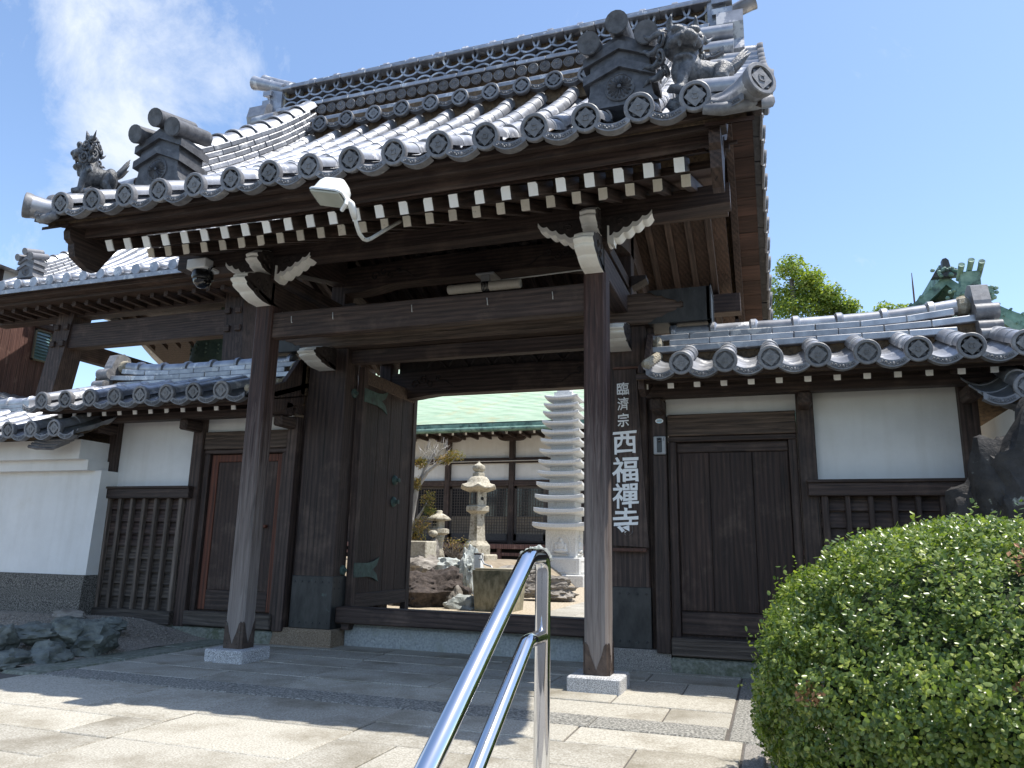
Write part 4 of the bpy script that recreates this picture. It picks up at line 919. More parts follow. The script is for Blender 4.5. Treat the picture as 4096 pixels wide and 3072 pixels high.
# ---------------------------------------------------------------- things fixed to the gate
S_ = thing('sign_board', 'tall wooden name board with white brush lettering on the main post', 'sign', (1.88,1.16,1.15))
part('board', MB().prism([(1.70,1.165),(2.062,1.15),(1.965,2.97),(1.70,2.97)],1,1.135,1.172), 'wood_z', S_)
bx('strip','rust_strip',S_,1.70,2.04,1.12,1.175,1.105,1.142); bx('strip','rust_strip',S_,1.72,2.0,1.12,1.175,2.975,3.0)
for x in (1.90,1.995): part('bolt', MB().ell((x,1.118,1.123),(.008,.006,.008),seg=6,rings=4), 'copper_brown', S_)
def glyph(ch, cx, cz, size, wx, parent, y, m='letter', ext=.006, off=0):
    cu = bpy.data.curves.new('t','FONT'); cu.body = ch; cu.size = 1; cu.extrude = ext; cu.offset = off; cu.resolution_u = 3
    tmp = bpy.data.objects.new('t', cu); COL.objects.link(tmp)
    dg = bpy.context.evaluated_depsgraph_get(); dg.update(); me = bpy.data.meshes.new_from_object(tmp.evaluated_get(dg)); bpy.data.objects.remove(tmp); bpy.data.curves.remove(cu)
    if not me.vertices: return None
    xs = [v.co.x for v in me.vertices]; zs = [v.co.y for v in me.vertices]; x0,x1,z0,z1 = min(xs),max(xs),min(zs),max(zs)
    for v in me.vertices:
        u_,w_ = (v.co.x-x0)/(x1-x0),(v.co.y-z0)/(z1-z0); q_ = Vector((u_*5+cz*9,w_*5,cz*3)); v.co.x += .035*noise.noise(q_)*(x1-x0); v.co.y += (.035*noise.noise(q_+Vector((9,4,2)))+.05*(u_-.5))*(z1-z0)
        v.co = (cx+((v.co.x-x0)/(x1-x0)-.5)*wx, y-v.co.z, cz+((v.co.y-z0)/(z1-z0)-.5)*size)
    me.materials.clear(); me.materials.append(MAT[m]); me.update()
    return link('lettering', me, parent)
# rows measured on the board: character, centre height, height, width
for ch,cz,h,w in (('臨',2.765,.135,.125),('濟',2.605,.135,.115),('宗',2.435,.14,.115),('西',2.20,.235,.245),('福',1.925,.26,.27),('禪',1.66,.255,.265),('寺',1.405,.27,.255)):
    glyph(ch, 1.825+(.012 if h>.2 else 0), cz, h, w, S_, 1.131, off=.017 if h>.2 else .010)
I_ = thing('intercom', 'grey door intercom on the post beside the plank door', 'intercom', (2.19,1.1,2.05))
bx('case','grey_plastic',I_,2.133,2.255,1.095,1.13,2.065,2.25,b=.008); bx('back_plate','black_plastic',I_,2.128,2.26,1.118,1.131,2.06,2.255)
bx('panel','black_plastic',I_,2.168,2.218,1.088,1.097,2.085,2.235); part('lens', MB().ell((2.193,1.09,2.205),(.018,.012,.022),seg=10,rings=6), 'dome_glass', I_, smooth=True); bx('slot','black_plastic',I_,2.233,2.238,1.092,1.098,2.2,2.235)
K_ = thing('oval_sticker', 'small oval blue and white sticker above the intercom', 'sticker', (2.193,1.128,2.41))
part('plate', MB().lathe([(.04,.0),(.04,-.002)], c=(0,0,0), axis=1, seg=24), 'letter', K_, M=Matrix.Translation((2.193,1.129,2.41)) @ Matrix.Diagonal((1,1,.62,1)))
for dz,m_ in ((.012,'label_blue'),(-.013,'label_blue')): bx('band',m_,K_,2.17,2.216,1.1258,1.128,2.41+dz-.004,2.41+dz+.004,b=0)
for i in range(6): bx('print','label_ink',K_,2.166+.0095*i,2.1725+.0095*i,1.1256,1.128,2.405,2.414,b=0)
F_ = thing('flood_light', 'white floodlight on a bent pipe arm under the eaves', 'lamp', (.15,-.75,4.0))
ax = Vector((-.04,-.93,.1))
arm = [(.15,-.78,4.02),(.17,-1.1,3.79),(.19,-1.34,3.615),(.20,-1.43,3.56),(.21,-1.50,3.54),(.22,-1.58,3.55),(.232,-1.65,3.59),(.245,-1.72,3.65)]
part('pipe_arm', MB().tube(arm,.0165,seg=10), 'pipe_white', F_, smooth=True)
part('socket', MB().tube([(.24,-1.70,3.63),(.25,-1.745,3.67),(.25,-1.78,3.71),(.22,-1.80,3.745)],[.024,.03,.03,.02],seg=10), 'lamp_white', F_, smooth=True)
RL = Matrix.Translation((.09,-1.84,3.75)) @ Matrix.Rotation(math.radians(14),4,'Y') @ Matrix.Rotation(math.radians(-16),4,'X')
hd = MB(); vs = []; prof_l = [(.15,.105,0),(.155,.11,.012),(.15,.105,.022),(.135,.095,.025),(.13,.09,.06),(.12,.085,.11),(.095,.07,.15),(.05,.04,.17)]
K = 20
for hx,hy,z in prof_l:
    for k in range(K):
        a = 2*math.pi*k/K; c,s = math.cos(a),math.sin(a); e = .35
        vs.append((hx*math.copysign(abs(c)**e,c), hy*math.copysign(abs(s)**e,s), z))
hd.add(vs,[(i*K+k,i*K+(k+1)%K,(i+1)*K+(k+1)%K,(i+1)*K+k) for i in range(len(prof_l)-1) for k in range(K)]+[tuple(range((len(prof_l)-1)*K,len(prof_l)*K))])
part('housing', hd, 'lamp_white', F_, smooth='auto', M=RL); part('glass', MB().box(-.135,.135,-.092,.092,-.012,.01,b=.008), 'lamp_glass', F_, M=RL)
part('bracket', MB().tube([(.15,.0,.03),(.17,.0,-.03),(.12,.05,-.06)],.016,seg=8), 'lamp_white', F_, M=RL)
C_ = thing('dome_camera', 'black dome security camera with white mount under the front purlin', 'camera', (-2.66,-.1,4.1))
bx('mount','lamp_white',C_,-2.79,-2.53,-.22,.02,4.075,4.19,b=.01)
part('housing', MB().lathe([(.10,4.08),(.115,4.06),(.115,3.99),(.108,3.975),(.102,3.97)], c=(-2.655,-.1,0), seg=24), 'black_plastic', C_, smooth='auto')
part('dome', MB().ell((-2.655,-.1,3.975),(.1,.1,.1),seg=20,rings=12), 'dome_glass', C_, smooth=True)
part('cable', MB().tube([(-2.54,-.15,4.09),(-2.515,-.16,4.03),(-2.5,-.15,4.08),(-2.5,-.1,4.12)],.009,seg=6), 'black_plastic', C_, smooth=True)
T_ = thing('tube_light', 'ribbed fluorescent tube light hanging under the rainbow beam', 'lamp', (.28,1.05,4.1))
part('diffuser', MB().tube([(-.17,1.05,4.01),(-.16,1.05,4.01),(.70,1.05,4.01),(.71,1.05,4.01)],[.045,.055,.055,.045],seg=16), 'tube_cover', T_, smooth='auto')
for i in range(5): part('clamp', MB().tube([(.255+.018*i,1.05,4.01),(.267+.018*i,1.05,4.01)],.061,seg=16), 'black_plastic', T_)
bx('holder','grey_plastic',T_,.24,.34,1.02,1.08,4.06,4.14); bx('plate','grey_plastic',T_,.18,.40,1.0,1.32,4.14,4.165)
part('conduit', MB().tube([(.40,1.28,4.16),(.8,1.29,4.17),(1.3,1.29,4.185),(1.7,1.29,4.17)],.008,seg=6), 'pipe_white', T_)
for a,b in ((.29,4.15),): bx('bracket','grey_plastic',T_,.26,.32,1.26,1.34,4.15,4.215)
# ---------------------------------------------------------------- handrail
HX = 2.5
H_ = thing('handrail', 'polished stainless steel handrail with two rails going down the steps', 'handrail', (HX,-4.04,0))
def bend(a,b,c,r,n=7):
    a,b,c = Vector(a),Vector(b),Vector(c); d1 = (a-b).normalized(); d2 = (c-b).normalized(); p,q = b+d1*r,b+d2*r
    return [p*(1-t)**2+b*2*t*(1-t)+q*t*t for t in [i/n for i in range(n+1)]]
R_ = .0255
top = [(HX,-6.3,-.22)]+bend((HX,-6.3,-.22),(HX,-4.205,1.096),(HX,-4.04,1.096),.03,3)+bend((HX,-4.205,1.096),(HX,-4.04,1.096),(HX,-4.04,.5),.055,8)+[(HX,-4.04,-.02)]
part('top_rail', MB().tube(top,R_,seg=24), 'steel', H_, smooth=True)
low = [(HX,-6.3,-.50)]+bend((HX,-6.3,-.50),(HX,-4.205,.846),(HX,-4.04,.846),.02,3)+[(HX,-4.05,.846)]
part('lower_rail', MB().tube(low,R_*.86,seg=24), 'steel', H_, smooth=True)
part('post_flange', MB().lathe([(.055,-.02),(.055,.006),(.03,.01),(.026,.012)], c=(HX,-4.04,0), seg=20), 'steel', H_, smooth='auto')
for yy in (-5.6,): part('post', MB().tube([(HX,yy,.20),(HX,yy,-1.0)],R_,seg=16), 'steel', H_, smooth=True)
# ---------------------------------------------------------------- MAIN HALL behind the garden
HL = thing('main_hall', 'temple main hall with green copper roof, white panels and lattice doors', 'building', (-5,20,0))
YH = 20.0
bx('wall_core','wood_x',HL,-16,6,YH+.12,YH+.4,.9,5.4,b=0)
cols = [-11.05,-8.40,-5.81,-3.2,-.6,2.0]
for x in cols:
    bx('column','wood_z',HL,x-.10,x+.10,YH-.14,YH+.2,.3,5.3,b=.02)
    part('bracket_arm', MB().prism([(x-.53,5.27),(x-.53,5.15),(x-.45,5.08),(x-.3,5.05),(x+.3,5.05),(x+.45,5.08),(x+.53,5.15),(x+.53,5.27)],1,YH-.2,YH), 'wood_x', HL)
bx('beam','wood_x',HL,-16,6,YH-.08,YH+.2,4.22,4.42); bx('beam','wood_x',HL,-16,6,YH-.10,YH+.2,3.36,3.58); bx('beam','wood_x',HL,-16,6,YH-.15,YH+.25,5.24,5.42); bx('beam','wood_x',HL,-16,6,YH-.12,YH+.2,1.30,1.38)
part('rail_pipe', MB().tube([(-8.3,YH-.2,4.27),(-5.8,YH-.2,4.28),(-3,YH-.2,4.29)],.018,seg=6), 'galvanised', HL)
for a,b in zip(cols[:-1],cols[1:]):
    bx('plaster_panel','plaster',HL,a+.1,b-.1,YH+.06,YH+.13,4.41,5.26,b=0); bx('plaster_panel','plaster',HL,a+.1,b-.1,YH+.06,YH+.13,3.57,4.23,b=0)
    w = (b-a-.2)/2
    for k in range(2):      # sliding lattice doors
        x0 = a+.1+w*k; x1 = x0+w; yy = YH+.02+.04*k
        D = part('lattice_door', MB().box(x0,x0+.09,yy-.02,yy+.02,1.38,3.36).box(x1-.09,x1,yy-.02,yy+.02,1.38,3.36).box(x0,x1,yy-.02,yy+.02,3.27,3.36).box(x0,x1,yy-.02,yy+.02,1.38,1.62), 'lattice', HL)
        bx('glass','dark_glass',D,x0+.08,x1-.08,yy+.02,yy+.03,2.26,3.3,b=0); bx('paper','shoji',D,x0+.08,x1-.08,yy+.02,yy+.03,1.6,2.26,b=0)
        n = 10
        for i in range(1,n): part('lattice_bar', MB().box(x0+.09+(w-.18)*i/n-.008,x0+.09+(w-.18)*i/n+.008,yy-.01,yy+.01,1.62,3.27), 'lattice', D)
        for i in range(1,16): part('lattice_bar', MB().box(x0+.09,x1-.09,yy-.012,yy+.008,1.62+1.65*i/16-.008,1.62+1.65*i/16+.008), 'lattice', D)
bx('veranda','wood_x',HL,-16,6,18.6,YH,1.14,1.26)
for x in (-9.4,-8.3,-7.1,-5.79,-4.5,-3.2,-1.9,-.6): bx('veranda_post','wood_redboard',HL,x-.07,x+.07,18.62,18.76,.1,1.15)
bx('veranda_rail','wood_redboard',HL,-16,6,18.58,18.64,1.08,1.24); bx('veranda_rail','wood_redboard',HL,-16,6,18.64,18.70,.84,.95)
bx('underfloor','black',HL,-16,6,19.2,19.3,.1,1.14,b=0)
hp = lerp_curve([(18.0,5.42),(19,5.85),(20,6.33),(22,7.40),(24,8.7),(26,10.2)])
rf = part('roof', MB().prism([(18.3,5.36),(20,6.15),(22,7.2),(24,8.5),(26,10.0),(26,9.7),(18.6,5.2)],0,-18,8), 'copper_roof_dark', HL)
m = MB(); y = 18.05; k = 0; vs = []
while y < 25.5:     # thin overlapping copper courses
    y2 = y+.17; z0,z1 = hp(y),hp(y2)
    m.add([(-18,y,z0+.0),(8,y,z0+.0),(8,y,z0+.022),(-18,y,z0+.022),(8,y2,z1+.004),(-18,y2,z1+.004)],[(0,1,2,3),(3,2,4,5)]); y = y2
stuff(part('copper_courses', m, 'copper_roof', rf))
bx('eave_edge','copper_roof_dark',HL,-18,8,18.05,18.35,5.27,5.42); part('gutter', MB().tube([(-18,17.98,5.20),(8,17.98,5.20)],.075,seg=8), 'copper_roof_dark', HL, smooth=True)
bx('eave_board','wood_x',HL,-18,8,18.15,20,5.26,5.33,b=0)
for i in range(24):
    x = -13.0+.525*i; r_ = bx('rafter','wood_y',HL,x-.04,x+.04,18.80,20,5.13,5.25); bx('painted_end','white_end',r_,x-.038,x+.038,18.79,18.805,5.14,5.24,b=0)
for x in (-8.9,-7.2,-5.5,-4.2): part('gutter_hook', MB().tube([(x,18.0,5.12),(x,18.0,5.05),(x,18.3,5.05),(x,18.4,5.2)],.012,seg=5), 'copper_dark', HL)
# ---------------------------------------------------------------- thirteen-storey stone pagoda
PG = thing('stone_pagoda', 'tall white stone pagoda with thirteen eaves and carved base', 'pagoda', (-2.13,13.6,.165))
pc = (-2.10,13.62)
def sq(mb, c, hw0, z0, hw1, z1): 
    mb.add([(c[0]+a*hw0,c[1]+b*hw0,z0) for a,b in ((-1,-1),(1,-1),(1,1),(-1,1))]+[(c[0]+a*hw1,c[1]+b*hw1,z1) for a,b in ((-1,-1),(1,-1),(1,1),(-1,1))],
     [(0,1,5,4),(1,2,6,5),(2,3,7,6),(3,0,4,7),(4,5,6,7),(3,2,1,0)]); return mb
def eave_stone(c, hw, z, h):
    """square eave slab whose corners sweep up"""
    mb = MB(); n = 8; ring = []
    for s in range(4):
        for i in range(n):
            t = -1+2*i/n; a,b = {0:(t,-1),1:(1,t),2:(-t,1),3:(-1,-t)}[s]; ring.append((a,b,abs(t)**3))
    N_ = len(ring); vs = []
    for (q,dz,cl) in ((.55,-.035,0),(.93,.0,.03),(1.0,.03,.045),(1.0,h,.055),(.97,h+.01,.05),(.52,h+.045,0)):
        vs += [(c[0]+a*hw*q,c[1]+b*hw*q,z+dz+cl*e) for a,b,e in ring]
    fs = [(i*N_+k,i*N_+(k+1)%N_,(i+1)*N_+(k+1)%N_,(i+1)*N_+k) for i in range(5) for k in range(N_)]+[tuple(range(N_-1,-1,-1)),tuple(range(5*N_,6*N_))]
    return mb.add(vs,fs)
pag = [(5.17,.47),(4.94,.485),(4.71,.50),(4.45,.52),(4.19,.535),(3.93,.55),(3.64,.57),(3.34,.59),(3.04,.61),(2.73,.63),(2.39,.66),(2.03,.685),(1.64,.71)]
for i,(z,hw) in enumerate(pag):
    part('eave_stone', eave_stone(pc,hw,z,.07+.0035*i), 'stone_white', PG)
    nz_ = pag[i-1][0] if i else 5.38
    part('core_stone', sq(MB(),pc,hw*.54,z+.10,hw*.54,nz_+.02), 'stone_white', PG)
part('finial_base', MB().box(pc[0]-.19,pc[0]+.19,pc[1]-.19,pc[1]+.19,5.34,5.56,b=.02), 'stone_white', PG)
part('finial', MB().lathe([(.16,5.56),(.2,5.6),(.1,5.66),(.06,5.7),(.09,5.75),(.06,5.8),(.09,5.86),(.06,5.92),(.09,6.0),(.05,6.1),(.08,6.2),(.01,6.3)], c=(pc[0],pc[1],0), seg=12), 'stone_white', PG, smooth='auto')
sb = part('shrine_block', MB().box(pc[0]-.42,pc[0]+.42,pc[1]-.42,pc[1]+.42,.90,1.62,b=.015), 'stone_white', PG)
for (dx,dy,rot) in ((0,-.42,0),(.42,0,math.pi/2)):   # seated figure in relief in an arched niche
    M = Matrix.Translation((pc[0]+dx,pc[1]+dy,1.2)) @ Matrix.Rotation(rot,4,'Z')
    f = MB(); f.ell((0,-.0,.14),(.055,.05,.07)); f.ell((0,0,.0),(.13,.06,.13)); f.ell((0,0,-.13),(.21,.07,.07)); f.ell((-.12,0,-.03),(.05,.05,.11)); f.ell((.12,0,-.03),(.05,.05,.11)); f.box(-.22,.22,-.05,.02,-.24,-.19,b=.01)
    part('relief_figure', f, 'stone_white', sb, smooth=True, M=M)
    arch = [(.25*math.cos(a),-.02,.02+.25*math.sin(a)) for a in [math.pi*i/12 for i in range(13)]]; arch = [(.25,-.006,-.25)]+[(a,-.006,c) for a,b,c in arch]+[(-.25,-.006,-.25)]
    part('niche', MB().tube(arch,.014,seg=5), 'stone_white', sb, M=M)
bb = part('base_block', MB().box(pc[0]-.56,pc[0]+.56,pc[1]-.56,pc[1]+.56,.46,.90,b=.02), 'stone_white', PG)
for (dx,dy,rot) in ((0,-.56,0),(.56,0,math.pi/2)):
    M = Matrix.Translation((pc[0]+dx,pc[1]+dy,.68)) @ Matrix.Rotation(rot,4,'Z')
    part('panel_frame', MB().box(-.47,.47,-.012,.01,.13,.16).box(-.47,.47,-.012,.01,-.16,-.13).box(-.47,-.44,-.012,.01,-.13,.13).box(.44,.47,-.012,.01,-.13,.13), 'stone_white', bb, M=M)
part('plinth', MB().box(pc[0]-.62,pc[0]+.68,pc[1]-.66,pc[1]+.66,.1,.46,b=.02), 'stone_white', PG)
# ---------------------------------------------------------------- stone lanterns
SLN = thing('stone_lantern', 'tall weathered stone lantern with inscribed shaft and onion finial', 'lantern', (-3.86,11.6,.6))
c = (-3.86,11.6,0)
def hexl(mb, prof, c, seg=6, ph=math.pi/6+.36): return mb.lathe(prof, c=c, seg=seg, phase=ph)
part('plinth', MB().box(c[0]-.42,c[0]+.42,c[1]-.42,c[1]+.42,.55,.95,b=.03), 'stone_old', SLN)
part('base', hexl(MB(),[(.39,.95),(.39,1.16),(.33,1.22),(.28,1.28)],c), 'stone_old', SLN)
sh = part('shaft', hexl(MB(),[(.25,1.27),(.235,1.4),(.20,1.85),(.205,1.96)],c), 'stone_old', SLN)
for k in range(7):
    for j in range(2): part('lettering', MB().box(c[0]+.02-.02*j,c[0]+.06+.012*j,c[1]-.215-.004*j,c[1]-.2,1.36+.075*k+.03*j,1.375+.075*k+.03*j), 'stone_basin', sh)
part('platform', hexl(MB(),[(.21,1.95),(.27,1.99),(.335,2.02),(.335,2.13),(.30,2.15)],c), 'stone_old', SLN)
fb = part('fire_box', hexl(MB(),[(.25,2.15),(.25,2.53)],c), 'stone_old', SLN)
for (a,kind) in ((-math.pi/2-.5,0),(-math.pi/2+.55,1)):
    M = Matrix.Translation((c[0],c[1],2.33)) @ Matrix.Rotation(math.radians(-99.4) if kind==0 else math.radians(-39.4),4,'Z')
    if kind == 0:
        o = part('window', MB().box(.21,.226,-.085,.085,-.14,.14), 'dark_glass', fb, M=M)
        part('window_bar', MB().box(.22,.232,-.008,.008,-.14,.14).box(.22,.231,-.085,.085,-.008,.008).box(.22,.235,-.095,-.08,-.15,.15).box(.22,.235,.08,.095,-.15,.15).box(.22,.236,-.095,.095,.135,.15).box(.22,.236,-.095,.095,-.15,-.135), 'lattice', fb, M=M)
    else: part('round_hole', MB().lathe([(.045,.20),(.045,.224)],axis=0,seg=12), 'black', fb, M=M)
cap = MB(); n = 36; vs = []
for (q,z,cl) in ((.24,2.50,0),(.38,2.55,.02),(.45,2.585,.06),(.455,2.61,.075),(.36,2.68,.03),(.30,2.74,.0),(.28,2.80,0),(.22,2.88,0),(.17,2.90,0)):
    for k in range(n):
        a = 2*math.pi*k/n+math.pi/6+.36; e = abs(math.cos(3*(a-math.pi/6-.36)))**6; rr = q*(1+.06*e*(1 if q>.35 else 0)); vs.append((c[0]+rr*math.cos(a),c[1]+rr*math.sin(a),z+cl*e))
cap.add(vs,[(i*n+k,i*n+(k+1)%n,(i+1)*n+(k+1)%n,(i+1)*n+k) for i in range(8) for k in range(n)]+[tuple(range(n-1,-1,-1)),tuple(range(8*n,9*n))])
part('cap_roof', cap, 'stone_old', SLN, smooth='auto')
part('neck', hexl(MB(),[(.175,2.86),(.175,2.98),(.12,3.0)],c), 'stone_old', SLN)
part('finial', MB().lathe([(.09,2.98),(.11,3.0),(.10,3.02),(.15,3.06),(.17,3.12),(.15,3.18),(.07,3.225),(.02,3.27),(.004,3.31)],c=c,seg=16), 'stone_old', SLN, smooth='auto')
sl = thing('small_stone_lantern', 'small snow viewing stone lantern with wide rounded cap among the rocks', 'lantern', (-3.53,8.5,.9))
c = (-3.53,8.5,0)
part('foot', MB().lathe([(.17,.85),(.13,1.0),(.10,1.1),(.12,1.25),(.15,1.38)],c=c,seg=9), 'stone_old', sl, smooth=True); part('platform', MB().lathe([(.15,1.36),(.23,1.40),(.23,1.48),(.17,1.5)],c=c,seg=10), 'stone_old', sl)
fb = part('fire_box', hexl(MB(),[(.135,1.49),(.135,1.68)],c), 'stone_old', sl)
for dx in (-.05,.0): 
    for dz in (1.55,1.61): part('window', MB().box(c[0]-.035+dx,c[0]-.005+dx,c[1]-.13,c[1]-.11,dz,dz+.035), 'black', fb)
part('cap_roof', MB().lathe([(.14,1.66),(.25,1.67),(.26,1.70),(.20,1.75),(.11,1.80),(.06,1.82),(.07,1.86),(.05,1.88)],c=c,seg=12), 'stone_old', sl, smooth=True)
# ---------------------------------------------------------------- rocks
def rock(name, mat_, c, r, seed, label=None, sub=3, rough=.28, flat=0, cat='rock', group=None, strat=(1,1,1), parent=None, chip=True):
    import bmesh
    bm = bmesh.new(); bmesh.ops.create_icosphere(bm, subdivisions=sub, radius=1)
    cuts = []
    rnd = random.Random(seed)
    for k in range(9 if chip else 0):
        d = Vector((rnd.gauss(0,1),rnd.gauss(0,1),rnd.gauss(0,1))).normalized(); cuts.append((d, rnd.uniform(.62,.92)))
    off = Vector((seed*3.7,seed*1.3,seed*.7))
    for v_ in bm.verts:
        p = v_.co.copy()
        for d,h in cuts:
            e = p.dot(d)-h
            if e > 0: p -= d*e*.92
        q = Vector((p.x*strat[0],p.y*strat[1],p.z*strat[2]))
        f = 1+rough*(noise.fractal(q*1.6+off,.9,2.1,5))+.3*rough*abs(noise.noise(q*5+off))
        p *= f; v_.co = Vector((p.x*r[0],p.y*r[1],p.z*r[2]))
    me = bpy.data.meshes.new(name); bm.to_mesh(me); bm.free(); me.materials.append(MAT[mat_])
    me.polygons.foreach_set('use_smooth',[True]*len(me.polygons)); me.set_sharp_from_angle(angle=math.radians(32))
    rz = rnd.uniform(-.4,.4)
    o = link(name, me, parent, Matrix.Translation(c) @ Matrix.Rotation(rz,4,'Z'))
    if label: tag(o, label, cat, group)
    return o
# left edging of dark green rocks
GE = 'rocks edging the paving'
LR = [((-3.30,-.38,.10),(.30,.27,.24),'large rounded dark green rock at the corner of the gravel bed'),
      ((-3.28,-.86,.03),(.25,.22,.15),'pale veined green rock resting on the kerb'),((-3.37,-1.14,.02),(.17,.18,.12),'low blue grey rock next to the kerb end'),
      ((-3.55,-.78,.235),(.21,.17,.11),'angular dark rock stacked on top of the kerb rocks'),((-3.36,-.60,.21),(.15,.15,.15),'ridged dark rock wedged behind the stacked one'),
      ((-3.66,-1.08,.18),(.17,.2,.17),'broad green rock beside the stacked angular rock'),((-3.62,-1.42,-.02),(.24,.22,.18),'dark blue rock lying in front of the broad green rock'),
      ((-4.0,.05,.20),(.26,.17,.12),'long ridged rock on the gravel bed before the pebble dash plinth'),((-3.72,.26,.20),(.20,.12,.10),'flat blue grey rock near the clapboard wall'),
      ((-4.6,.55,.22),(.34,.12,.10),'low brown rock against the pebble dash plinth')]
for i,(c,r,lab) in enumerate(LR):
    rock('edging_rock','rock_green' if i<9 else 'rock_brown',c,r,11+i,lab,sub=4,rough=.26,strat=(1,1,2.0),group=GE)
bed = MB(); vs = []; nx,ny = 26,16
for j in range(ny+1):
    for i in range(nx+1):
        x = -8.2+5.12*i/nx; y = -1.2+2.45*j/ny; t = max(0,min(1,(-3.2-x)/.9)); z = .01+.20*t*(.75+.25*min(1,(y+1.2)/1.5))+.02*noise.noise(Vector((x*2,y*2,0)))
        if y < -.9: z -= .12*t
        vs.append((x,y,z))
bed.add(vs,[(j*(nx+1)+i,j*(nx+1)+i+1,(j+1)*(nx+1)+i+1,(j+1)*(nx+1)+i) for j in range(ny) for i in range(nx)])
struct(part('gravel_bed', bed, 'gravel', None, smooth=True))
gs = MB(); rnd = random.Random(5)
for i in range(5200):
    x = rnd.uniform(-6.5,-3.12); y = rnd.uniform(-.9,1.0); t = max(0,min(1,(-3.2-x)/.9)); z = .012+.20*t*(.75+.25*min(1,(y+1.2)/1.5)); s = rnd.uniform(.008,.019); a = rnd.uniform(0,3.14)
    ca,sa = math.cos(a)*s,math.sin(a)*s
    gs.add([(x+ca,y+sa,z),(x-sa*.7,y+ca*.7,z),(x-ca,y-sa,z),(x+sa*.7,y-ca*.7,z),(x,y,z+s*.7),],[(0,1,4),(1,2,4),(2,3,4),(3,0,4)])
stuff(part('gravel_stones', gs, 'gravel'))['label'] = 'loose grey gravel beside the kerb'
# tall standing rock and companions on the right
rock('standing_rock','rock_dark',(5.14,.08,.90),(.80,.5,1.22),41,'tall black standing rock with pale lichen behind the clipped shrub',sub=5,rough=.30)
rock('low_rock','rock_dark',(4.70,-.15,.45),(.28,.3,.68),43,'lower dark rock leaning against the tall standing rock',sub=4,rough=.3)
rock('foot_rock','rock_dark',(3.5,-2.75,-.02),(.26,.3,.26),47,'dark rock at the foot of the clipped shrub next to the paving',sub=4,rough=.3)
rock('foot_rock','rock_brown',(3.35,-1.9,-.02),(.2,.22,.13),48,'small brown rock between the paving edge and shrub',sub=3,rough=.3)
# garden rocks
rock('lava_rock','rock_lava',(-2.15,5.35,.32),(.66,.5,.46),51,'rough dark brown lava rock beside the water basin',sub=5,rough=.34)
rock('garden_rock','rock_brown',(-1.68,5.15,.25),(.2,.25,.24),52,'small brown rock between the lava rock and basin',sub=4)
rock('garden_rock','rock_pale',(-1.45,4.95,.20),(.28,.22,.17),53,'flat pale rock lying at the foot of the basin',sub=4)
rock('garden_rock','rock_pale',(-2.75,7.2,.62),(.42,.35,.32),54,'layered pale green rock in the garden bank',sub=4,strat=(1,1,3))
rock('garden_rock','rock_pale',(-2.22,7.1,.60),(.26,.28,.52),55,'upright pale striped rock behind the basin',sub=4,strat=(4,4,1))
rock('garden_rock','rock_pale',(-2.45,6.5,.38),(.25,.2,.30),56,'pointed pale rock before the upright striped rock',sub=4)
rock('garden_rock','rock_brown',(-3.15,7.0,.72),(.35,.3,.28),57,'square brown rock under the pale block',sub=4)
rock('garden_rock','rock_brown',(-3.55,7.9,.85),(.3,.25,.2),58,'yellowish rock at the foot of the small lantern',sub=3)
rock('log_rock','rock_brown',(-.83,7.55,.36),(.56,.3,.28),59,'grey brown driftwood shaped rock beside the gravel path',sub=5,strat=(1,1,4))
rock('garden_rock','rock_brown',(-1.75,8.6,.55),(.55,.4,.22),60,'long low brown rock behind the basin',sub=4,strat=(1,1,3))
rock('flat_top_rock','rock_pale',(-2.2,11.0,.85),(.42,.35,.36),61,'flat topped pale green rock beside the pagoda base',sub=4,strat=(3,3,1))
rock('garden_rock','rock_brown',(-3.4,8.0,1.0),(.12,.12,.33),62,'slim upright stump shaped stone beside the small lantern',sub=3)
rock('garden_rock','stone_old',(-3.42,7.98,1.38),(.1,.1,.07),63,'round stone resting on the upright stump',sub=3,rough=.08,chip=False)
o = part('stone_block', MB().box(-3.42,-3.06,6.9,7.4,.85,1.22,b=.02), 'stone_old'); tag(o,'pale cut stone block on top of the rock bank','stone')
bank = MB(); vs = []
for j in range(13):
    for i in range(25):
        x = -8+6.4*i/24; y = 6.6+6.5*j/12; t = max(0,min(1,(-1.9-x+ (y-6.6)*.05)/.9))*max(0,min(1,(y-6.6)/.6)); vs.append((x,y,.14+.66*t+.05*noise.noise(Vector((x,y,3)))))
bank.add(vs,[(j*25+i,j*25+i+1,(j+1)*25+i+1,(j+1)*25+i) for j in range(12) for i in range(24)]); struct(part('garden_bank', bank, 'earth', None, smooth=True))
# ---------------------------------------------------------------- water basin
BS = thing('water_basin', 'square stone water basin with mossy stains in the garden', 'basin', (-.87,4.95,.165))
b0,b1 = .29,.335; cx,cy = -.86,4.97
part('bowl', MB().add([(cx+a*b0,cy+b*b0,.13) for a,b in ((-1,-1),(1,-1),(1,1),(-1,1))]+[(cx+a*b1,cy+b*b1,.775) for a,b in ((-1,-1),(1,-1),(1,1),(-1,1))]+[(cx+a*(b1-.07),cy+b*(b1-.07),.775) for a,b in ((-1,-1),(1,-1),(1,1),(-1,1))]+[(cx+a*(b1-.09),cy+b*(b1-.09),.6) for a,b in ((-1,-1),(1,-1),(1,1),(-1,1))],
   [(0,1,5,4),(1,2,6,5),(2,3,7,6),(3,0,4,7),(4,5,9,8),(5,6,10,9),(6,7,11,10),(7,4,8,11),(8,9,13,12),(9,10,14,13),(10,11,15,14),(11,8,12,15),(12,13,14,15)]), 'stone_basin', BS)
bx('water','dark_glass',BS,cx-.25,cx+.25,cy-.25,cy+.25,.68,.72,b=0)
lg = 'ladles and poles on the basin'
